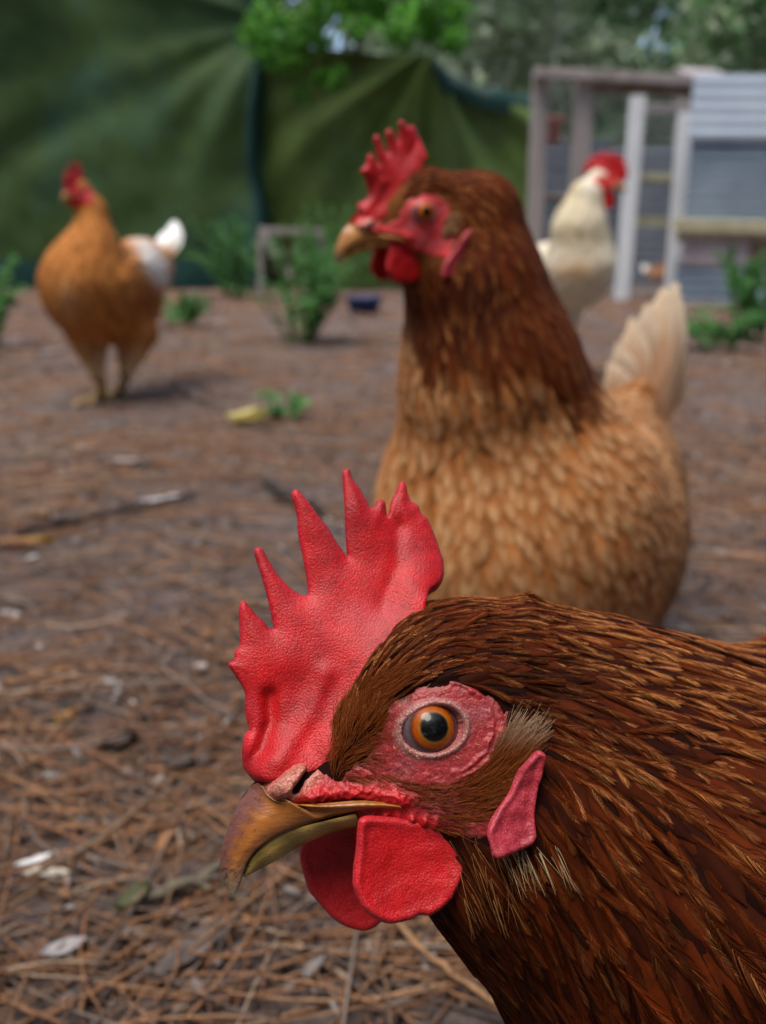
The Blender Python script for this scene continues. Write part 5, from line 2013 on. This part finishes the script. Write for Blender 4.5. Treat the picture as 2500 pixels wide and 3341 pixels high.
def foldB(U, V, X, Z):
    cx, cz = PY(1420, 150, TY)[0], PY(1420, 150, TY)[2]
    dx, dz = cx - X, cz - Z
    r = np.sqrt(dx ** 2 + dz ** 2)
    a = np.arctan2(dx, dz)
    amp = np.clip(r * .07, 0, .042)
    f = amp * (np.sin(a * 10 + 1.1 * np.sin(r * 1.1) + .6) + .35 * np.sin(a * 23 + r))
    f = f + .03 * np.sin(X * 6 + Z) + .10 * (1 - V) ** 2 * np.sin(X * 4)
    return f, .02 * np.sin(Z * 4)


rootB, PB, uB, vB = shade_cloth('olive green shade cloth with curved folds hanging between dark cloth and wire coop', 858, 1742, TY + .05, TY - .15, ztopB, M['cloth_olive'], foldB)
top = PB[:, -1]
k0 = int(len(top) * .62)
top = top[k0:]
hV = np.stack([top + [0, -.03, -.13], top + [0, -.045, -.06], top + [0, -.03, .012], top + [0, .03, .01]], 1)
mesh('hem', hV.reshape(-1, 3), grid_faces(len(top), 4), M['hem'], rootB)

# pole between the cloths
c = PY(852, 930, TY + .12)
mb = MB()
mb.add(*tube(np.array([[c[0], c[1], -.05], [c[0] + .01, c[1], 1.2], [c[0], c[1], 2.4], [c[0] - .02, c[1], 3.3]]), [.045, .043, .04, .038], 10))
tag(mb.build('fence_pole', M['dark_board'], None, True, loc=(c[0], c[1], 0)), 'dark pole in the gap between the two shade cloths', 'pole')

# ------------------------------------------------------------------ foliage
def leaf_cloud(centers, radii, n, size, pal, flat=0.75, aspect=.55):
    """Leaf-sized folded diamonds through a set of clumps."""
    ci = RNG.choice(len(centers), n, p=np.asarray(radii) ** 2 / np.sum(np.asarray(radii) ** 2))
    d = nrm(RNG.normal(size=(n, 3))) * (RNG.random((n, 1)) ** .45)
    c = np.asarray(centers)[ci] + d * np.asarray(radii)[ci][:, None] * [1, 1, flat]
    a = nrm(RNG.normal(size=(n, 3)) + [0, 0, -.4])
    nn = nrm(np.cross(a, RNG.normal(size=(n, 3)) + [0, 0, .5]))
    s = np.cross(a, nn)
    L = (size * np.exp(RNG.normal(0, .3, n)))[:, None]
    w_ = L * aspect * .5
    V = np.stack([c - a * L * .5, c + s * w_ + nn * L * .06, c + a * L * .5 - nn * L * .1, c - s * w_ + nn * L * .06], 1).reshape(-1, 3)
    i = np.arange(n) * 4
    F = np.concatenate([np.stack([i, i + 1, i + 2], -1), np.stack([i, i + 2, i + 3], -1)])
    T = np.asarray(pal)[RNG.choice(len(pal), n)] * np.exp(RNG.normal(0, .22, (n, 1)))
    return V, F, np.repeat(T, 4, 0)


def tree(label, x, y, h, crown_r, n, size, pal, crown_lo=.3, group=None, r=.055, clumps=30):
    root = thing('tree', label, 'tree', (x, y, 0), group)
    mb = MB()
    path = resample_open(np.array([[x, y, -.1], [x + random.uniform(-.1, .1), y, h * .35], [x + random.uniform(-.25, .25), y, h * .7], [x + random.uniform(-.3, .3), y, h * .95]]), 4)
    bt = (.24, .22, .19)
    mb.add(*tube(path, np.linspace(r, r * .2, len(path)), 9), tint=bt)
    cs, rs = [], []
    for i in range(clumps):
        f = random.uniform(crown_lo, 1.0)
        a = random.uniform(0, 6.28)
        rr = crown_r * math.sin(math.pi * min(.15 + .8 * (f - crown_lo) / (1 - crown_lo), 1)) ** .6 * random.uniform(.3, 1)
        p = np.array([x + rr * math.cos(a), y + rr * math.sin(a), h * f])
        cs.append(p)
        rs.append(crown_r * random.uniform(.22, .42))
        j = min(int(len(path) * max(f - .15, .1)), len(path) - 2)
        q = resample_open(np.array([path[j], (path[j] + p) / 2 + [0, 0, .1], p]), 3)
        mb.add(*tube(q, np.linspace(r * .3, r * .06, len(q)), 5), tint=bt)
    mb.build('trunk', M['bark'], root, True)
    V, F, T = leaf_cloud(cs, rs, n, size, pal)
    mesh('crown', V, F, M['leaf'], root, T, smooth=False)
    return root


G_PALE = [(.36, .45, .28), (.44, .50, .36), (.30, .40, .22), (.50, .55, .43), (.24, .33, .17)]
G_MID = [(.15, .30, .12), (.12, .25, .09), (.20, .36, .16), (.26, .40, .21)]
G_DARK = [(.025, .06, .022), (.035, .08, .03), (.05, .10, .035)]
G_BRIGHT = [(.09, .28, .03), (.13, .38, .04), (.06, .20, .03), (.18, .42, .07)]
tree('pale grey green tree behind the coop, above its left posts', .9, 9.4, 5.0, 1.7, 7616, .12, G_PALE, .22, 'trees behind the yard')
tree('silvery open tree behind the olive cloth edge', -.35, 10.5, 5.6, 1.6, 6528, .12, G_PALE, .2, 'trees behind the yard')
tree('mid green tree at upper right over the coop roof', 3.1, 9.3, 4.8, 1.5, 7072, .12, G_MID + G_PALE[:2], .2, 'trees behind the yard')
tree('dark evergreen at the extreme upper right corner', 4.15, 8.2, 5.5, 1.15, 5500, .11, G_DARK, .18, 'trees behind the yard')
tree('grey green tree in the middle distance between the two pale trees', 1.9, 12.5, 6.0, 2.0, 7616, .14, G_PALE + G_MID[:2], .12, 'trees behind the yard')
tree('dim green tree farther back at the right', 5.0, 13.5, 6.0, 2.2, 6000, .15, G_MID, .1, 'trees behind the yard')
tree('dark tree behind the dark green cloth', -2.6, 9.5, 6.0, 2.0, 5850, .14, G_DARK, .2, 'trees behind the yard')
o = None
cs, rs = [], []
for i in range(150):
    a = random.uniform(-22, 26)
    cs.append((a, 19 + random.uniform(-1.5, 3), random.uniform(.3, 5.6)))
    rs.append(random.uniform(.8, 1.5))
V, F, T = leaf_cloud(cs, rs, 30000, .32, G_MID + G_PALE)
tag(mesh('far_woods', V, F, M['leaf'], None, T, smooth=False), 'blurred woodland closing the view behind the yard', None, None, 'stuff')

# unseen woods added behind the camera to block the low sky light
cs, rs = [], []
for i in range(330):
    a = random.uniform(math.radians(165), math.radians(375))
    rr = random.uniform(3.6, 7.5)
    cs.append((rr * math.cos(a) * 1.2, rr * math.sin(a) * .9 + .6, rr * random.uniform(.02, 1.35)))
    rs.append(random.uniform(.5, 1.0))
V, F, T = leaf_cloud(cs, rs, 30000, .27, G_DARK + [(.07, .15, .05)])
tag(mesh('sky_blocking_woods', V, F, M['leaf'], None, T, smooth=False), 'unseen dark leafy woodland added on the near sides to block sky light', None, None, 'stuff')

# bright vine hanging over the cloths
root = thing('leafy_vine', 'bright green vine spilling over the top of the olive cloth', 'vine', (PY(1100, 200, 6.5)[0], 6.5, 0))
mb = MB()
cs, rs = [], []
tips = [(880, 60), (960, 120), (1000, 60), (1080, 30), (1160, 90), (1240, 40), (1300, 110), (1350, 60), (1420, 90), (1480, 130), (930, 180), (1400, 20), (1200, 0), (1040, 140),
        (1050, 260), (1100, 245), (980, 305), (880, -60), (1000, -80), (1130, -70), (1260, -90), (1380, -60), (1470, 40), (870, 130), (1090, 270)]
stem0 = np.array([PY(1180, 200, 6.75)[0], 6.75, 0])
hub = np.array([PY(1180, 60, 6.65)[0], 6.65, PY(1180, 40, 6.65)[2]])
mb.add(*tube(resample_open(np.array([stem0, stem0 + [.08, .03, 1.1], hub - [0.05, 0, .5], hub]), 4), np.linspace(.045, .025, 13), 8), tint=(.12, .09, .06))
for tx, ty in tips:
    q = PY(tx, ty, random.uniform(5.9, 6.4))
    cs.append(q)
    rs.append(random.uniform(.10, .19) if ty < 200 else .075)
    pth = resample_open(np.array([hub, (hub + q) / 2 + [0, 0, .12], q]), 4)
    mb.add(*tube(pth, np.linspace(.014, .003, len(pth)), 5), tint=(.10, .10, .04))
mb.build('stem', M['bark'], root, True)
V, F, T = leaf_cloud(cs, rs, 3000, .055, G_BRIGHT, .7, .7)
mesh('foliage', V, F, M['leaf'], root, T, smooth=False)


def weed(label, px, py, h, spread, n, leaf, pal, name='weed', cat='weed', lpn=16, group=None):
    base = PG(px, py)
    root = thing(name, label, cat, base, group)
    mb = MB()
    V, F, T, n0 = [], [], [], 0
    for i in range(n):
        a = random.uniform(0, 6.28)
        lean = random.uniform(.25, 1.25) * spread
        b0 = base + np.array([math.cos(a), math.sin(a), 0]) * spread * .15
        tip = base + np.array([math.cos(a) * lean, math.sin(a) * lean, h * random.uniform(.35, 1)])
        mid = (b0 + tip) / 2 + np.array([0, 0, h * .18])
        pth = resample_open(np.array([b0 - [0, 0, .005], mid, tip]), 5)
        mb.add(*tube(pth, np.linspace(.0025, .0008, len(pth)) * (h / .2) ** .5, 5), tint=(.09, .20, .05))
        for k in range(lpn):
            f = .25 + .75 * k / (lpn - 1)
            j = min(int(f * (len(pth) - 1)), len(pth) - 2)
            p = pth[j]
            t = nrm(pth[j + 1] - pth[j])
            for sd in (-1, 1):
                dd = nrm(np.cross(t, [0, 0, 1]) * sd + t * .6 + RNG.normal(0, .25, 3))
                L = leaf * random.uniform(.6, 1.2) * (1.1 - .5 * f)
                s = nrm(np.cross(dd, [random.gauss(0, .3), random.gauss(0, .3), 1]))
                up = np.cross(s, dd)
                V += [p, p + dd * L * .5 + s * L * .26 + up * L * .06, p + dd * L - up * L * .15, p + dd * L * .5 - s * L * .26 + up * L * .06]
                F += [(n0, n0 + 1, n0 + 2), (n0, n0 + 2, n0 + 3)]
                c = np.asarray(random.choice(pal)) * math.exp(random.gauss(0, .2))
                T += [c] * 4
                n0 += 4
    mb.build('stem', M['leaf'], root, True)
    mesh('foliage', np.array(V), F, M['leaf'], root, np.array(T), smooth=False)
    return root


G_WEED = [(.09, .26, .06), (.13, .33, .09), (.07, .20, .05), (.17, .36, .13)]
weed('bushy green weed clump beside the blue basin in the middle distance', 985, 1120, .33, .22, 30, .038, G_WEED)
weed('tall green weed clump at the foot of the green cloths', 770, 975, .48, .32, 32, .05, G_WEED)
weed('leafy weed clump right of the tilted grey frame', 1060, 985, .55, .27, 26, .05, G_WEED)
weed('low green weed on the soil behind the left hen tail', 600, 1075, .13, .13, 10, .045, G_WEED)
weed('small green seedling on the bare soil beside the yellow leaf', 945, 1378, .048, .05, 6, .034, G_WEED, 'seedling', 'seedling', 4)
weed('tallest green weed by the corrugated wall at right', 2455, 1120, .24, .14, 14, .05, G_WEED)
weed('low weed patch left of the tall weed at right', 2330, 1150, .12, .16, 12, .045, G_WEED)
weed('grassy weed sprouting against the corrugated wall at far right', 2400, 1010, .30, .16, 10, .06, G_WEED)
weed('green weed cut by the left edge of the frame', -20, 1140, .30, .10, 10, .05, G_WEED)

# ------------------------------------------------------------------ wire coop and corrugated wall
CY = 5.3
coop = thing('wire_coop', 'timber and wire mesh poultry coop with a grey weathered frame', 'coop', (PY(2000, 965, CY)[0], CY, 0))


def bar_px(name, mat, p, q, y, wx, depth, parent, dy=0.0):
    a, b_ = PY(p[0], p[1], y), PY(q[0], q[1], y + dy)
    V, F = bevelled_bar(a, b_, wx, depth, (0, 1, 0))
    return mesh(name, V, F, M[mat], parent, None, False)


def gpy(y):
    """Pixel row of the ground at world y."""
    v = np.array([0, y, 0]) - CAMP
    return 1670.5 - FPX * (v @ UP) / (v @ FWD)


gb = gpy(CY)
bar_px('post', 'wood_grey', (1765, 232), (1735, gb), CY, .085, .07, coop)
bar_px('post', 'wood_grey', (1905, 262), (1872, gb), CY, .105, .07, coop)
bar_px('post', 'wood_grey', (2272, 262), (2225, gb), CY + .2, .045, .07, coop)
bar_px('rail', 'wood_grey', (1742, 236), (2275, 262), CY - .075, .05, .06, coop)
bar_px('rail', 'wood_brown', (1935, 278), (2262, 292), CY - .01, .075, .05, coop)
bar_px('rail', 'wood_brown', (1752, 640), (1884, 645), CY + .02, .035, .04, coop)
bar_px('rail', 'wood_grey', (1755, 245), (1790, 300), CY + .9, .05, .05, coop, .2)


def wire_mesh(p00, p11, y, parent, pitch=.032, r=.0016):
    a, b_ = PY(p00[0], p00[1], y), PY(p11[0], p11[1], y)
    x0, x1, z0, z1 = min(a[0], b_[0]), max(a[0], b_[0]), max(min(a[2], b_[2]), .02), max(a[2], b_[2])
    mb = MB()
    for x in np.arange(x0, x1, pitch):
        mb.add(*tube(np.array([[x, y, z0], [x, y, z1]]), r, 4, False))
    for z in np.arange(z0, z1, pitch):
        mb.add(*tube(np.array([[x0, y + .002, z], [x1, y + .002, z]]), r, 4, False))
    o = mb.build('wire_mesh', M['wire'], parent)
    o['kind'] = 'stuff'


wire_mesh((1765, 245), (1890, gb), CY + .04, coop)
wire_mesh((1915, 300), (2235, gb), CY + .04, coop)


def sheet(label, p00, p11, y, parent, mat, pitch=.062, amp=.009, mirror=False, y1=None):
    """Corrugated sheet with its ridges running level."""
    y1 = y if y1 is None else y1
    a, b_ = PY(p00[0], p00[1], y), PY(p11[0], p11[1], y)
    x0, x1, z1, z0 = a[0], b_[0], a[2], max(b_[2], 0.0)
    nz = max(12, int((z1 - z0) / pitch * 10))
    z = np.linspace(z0, z1, nz)
    xs = np.linspace(x0, x1, 14)
    off = -amp * np.cos(2 * math.pi * z / pitch)
    V = []
    for layer in (0, .0012):
        for x in xs:
            f = (x - x0) / (x1 - x0)
            yy = y + (y1 - y) * f + .006 * math.sin(x * 5 + z0)
            V.append(np.stack([np.full(nz, x), yy + off + layer + .004 * np.sin(z * 3 + x * 2), z + .004 * math.sin(x * 2.2)], -1))
    V = np.concatenate(V)
    F = grid_faces(14, nz)
    FF = np.concatenate([F, F[:, ::-1] + 14 * nz])
    o = mesh('corrugated_sheet', V, FF, M[mat], parent)
    if label:
        o['label'] = label
    return o


sheet('old dark corrugated sheet inside the coop', (1735, 455), (1960, 1000), 6.9, coop, 'zinc_dark', .07)
sheet('dark low corrugated sheet at the back of the run', (1960, 480), (2300, 1000), 6.95, coop, 'zinc_dark', .07)
# open white framed door
door = 'door'
dr = bpy.data.objects.new('door', None)
dr.empty_display_size = .05
dpos = PY(2200, 955, 5.1)
link(dr, coop)
dr.location = tuple(np.array([dpos[0], 5.1, 0]) - np.array(coop.location))
dr['label'] = 'narrow white painted door frame standing open'
bar_px('stile', 'wood_white', (2083, 312), (2028, gpy(5.02) - 6), 5.02, .074, .045, dr)
bar_px('stile', 'wood_white', (2238, 366), (2188, gpy(5.06) - 6), 5.06, .07, .045, dr)
bar_px('cross_rail', 'wood_grey', (2105, 352), (2222, 358), 5.06, .05, .035, dr, .12)
bar_px('cross_rail', 'wood_cream', (2090, 577), (2205, 582), 5.06, .045, .035, dr, .12)
bar_px('cross_rail', 'wood_cream', (2080, 722), (2196, 730), 5.06, .045, .035, dr, .12)
wire_mesh((2095, 360), (2205, gpy(5.13) - 10), 5.16, dr, .03)

wall = thing('corrugated_wall', 'corrugated iron wall with a cream batten at right beside the coop', 'wall', (PY(2400, 990, 4.9)[0], 4.9, 0))
sheet('bright silvery upper sheet', (2268, 238), (2760, 452), 4.9, wall, 'zinc_bright', .062, .0022)
sheet('dull grey middle sheet', (2258, 448), (2760, 716), 4.925, wall, 'zinc_grey', .05, .008)
sheet('dull grey bottom sheet', (2210, 845), (2760, gpy(4.9) + 4), 4.9, wall, 'zinc_grey', .05, .008)
bar_px('batten', 'wood_cream', (2200, 733), (2760, 748), 4.86, .068, .05, wall)
bar_px('board', 'wood_brown', (2210, 772), (2760, 778), 4.93, .05, .02, wall)  # dark strip standing for the shadow line under the batten
bar_px('board', 'wood_pink', (2225, 823), (2440, 826), 4.90, .135, .025, wall)
bar_px('board', 'wood_brown', (2440, 826), (2560, 828), 4.905, .115, .03, wall)
bar_px('board', 'wood_pink', (2560, 828), (2760, 828), 4.90, .135, .025, wall)
shed = thing('shed_roof', 'low mauve grey shed roof showing above the corrugated wall', 'shed', (PY(2340, 220, 7.4)[0], 7.5, 0))
a, b_ = PY(2265, 235, 7.4), PY(2400, 178, 7.4)
mb = MB()
x0, x1 = a[0], b_[0]
for i in range(6):
    xa, xb = x0 + (x1 - x0) * i / 6, x0 + (x1 - x0) * (i + .97) / 6
    s = np.array([[xa, 7.3, a[2] - .06], [xb, 7.3, a[2] - .06], [xb, 7.9, b_[2]], [xa, 7.9, b_[2]]])
    mb.add(np.concatenate([s, s - [0, 0, .02]]), [(0, 1, 2, 3), (7, 6, 5, 4), (0, 4, 5, 1), (1, 5, 6, 2), (2, 6, 7, 3), (3, 7, 4, 0)])
mb.build('roof', M['wood_pink'], shed)
mb = MB()
mb.box(((x0 + x1) / 2, 7.62, (a[2] - .1) / 2), ((x1 - x0) / 2 - .03, .27, (a[2] - .1) / 2))
mb.build('wall', M['wood_grey'], shed)

# ------------------------------------------------------------------ small yard things
# orange red feed pot hanging in the run
c = PY(1802, 425, 5.9)
mb = MB()
prof = [(.0, -.075), (.045, -.075), (.052, -.06), (.068, .05), (.076, .055), (.076, .07), (.068, .07), (.06, .05), (.045, -.06), (0, -.062)]
th = np.arange(20) / 20 * 2 * math.pi
V = np.array([[c[0] + r * math.cos(t), c[1] + r * math.sin(t), c[2] + z] for r, z in prof for t in th])
fp = thing('feed_pot', 'small orange red pot hanging inside the coop run', 'pot', (c[0], c[1], c[2] - .075))
mesh('pot', V, grid_faces(len(prof), 20, True), M['terracotta'], fp)
hV, hF = tube(resample_open(np.array([c + [-.07, 0, .06], c + [-.04, 0, .22], c + [0, 0, .30], c + [.04, 0, .22], c + [.07, 0, .06]]), 4), .003, 6)
mesh('handle', hV, hF, M['wire'], fp)
hV, hF = tube(np.array([c + [0, 0, .30], c + [0, 0, .85]]), .002, 5)
mesh('wire', hV, hF, M['wire'], fp)

# blue basin
g = PG(1188, 1028)
bs = thing('blue_basin', 'dark blue plastic basin on the ground behind the standing hen', 'basin', g)
prof = [(0, .004), (.058, .0), (.064, .006), (.078, .07), (.086, .074), (.086, .082), (.076, .08), (.062, .014), (0, .012)]
V = np.array([[g[0] + r * math.cos(t), g[1] + r * math.sin(t), g[2] + z] for r, z in prof for t in th])
mesh('bowl', V, grid_faces(len(prof), 20, True), M['blue'], bs)

# tilted grey frame with a dark box behind it
fy = 5.0
fr_ = thing('wooden_trough', 'old grey timber trough frame half hidden in weeds before the cloths', 'trough', (PY(930, 900, fy)[0], fy, 0))
bar_px('rail', 'wood_grey', (846, 752), (1050, 756), fy, .036, .035, fr_)
bar_px('leg', 'wood_grey', (858, 765), (945, 905), fy - .03, .04, .035, fr_)
bar_px('leg', 'wood_grey', (850, 765), (850, gpy(fy + .05)), fy + .05, .03, .03, fr_)
bar_px('leg', 'wood_grey', (1046, 765), (1046, gpy(fy + .05)), fy + .05, .03, .03, fr_)
a, b_ = PY(870, 790, fy + .12), PY(1040, 900, fy + .12)
mb = MB()
mb.box(((a[0] + b_[0]) / 2, fy + .22, (a[2] + b_[2]) / 2), (abs(b_[0] - a[0]) / 2, .1, abs(a[2] - b_[2]) / 2))
mb.build('box', M['dark_board'], fr_)
near_hen()
second_hen()
hen3 = third_hen()
rooster()

# a small hen deep in the run, a turned copy of the ginger hen
def copy_tree(o, parent=None):
    c = o.copy()
    COL.objects.link(c)
    c.parent = parent
    for ch in list(o.children):
        copy_tree(ch, c)
    return c


c = copy_tree(hen3)
p = PY(2140, gpy(6.3) - 2, 6.3)
c.location = (p[0], p[1], 0)
c.scale = (.55, .55, .55)
c.rotation_euler = (0, 0, math.radians(25))
c['label'] = 'small brown hen deep inside the coop run behind the white door'
c['category'] = 'hen'

GROUPS = {'hen': 'hens in the yard', 'weed': 'green weeds in the yard', 'fallen_leaf': 'fallen leaves on the soil', 'wood_chip': 'wood chips on the soil',
          'bark_flake': 'bark flakes on the soil', 'small_feather': 'shed feathers on the soil', 'twig': 'twigs on the soil', 'shade_cloth': 'shade cloths round the yard'}
for o in S.objects:
    g = GROUPS.get(o.name.split('.')[0])
    if g and o.parent is None:
        o['group'] = g
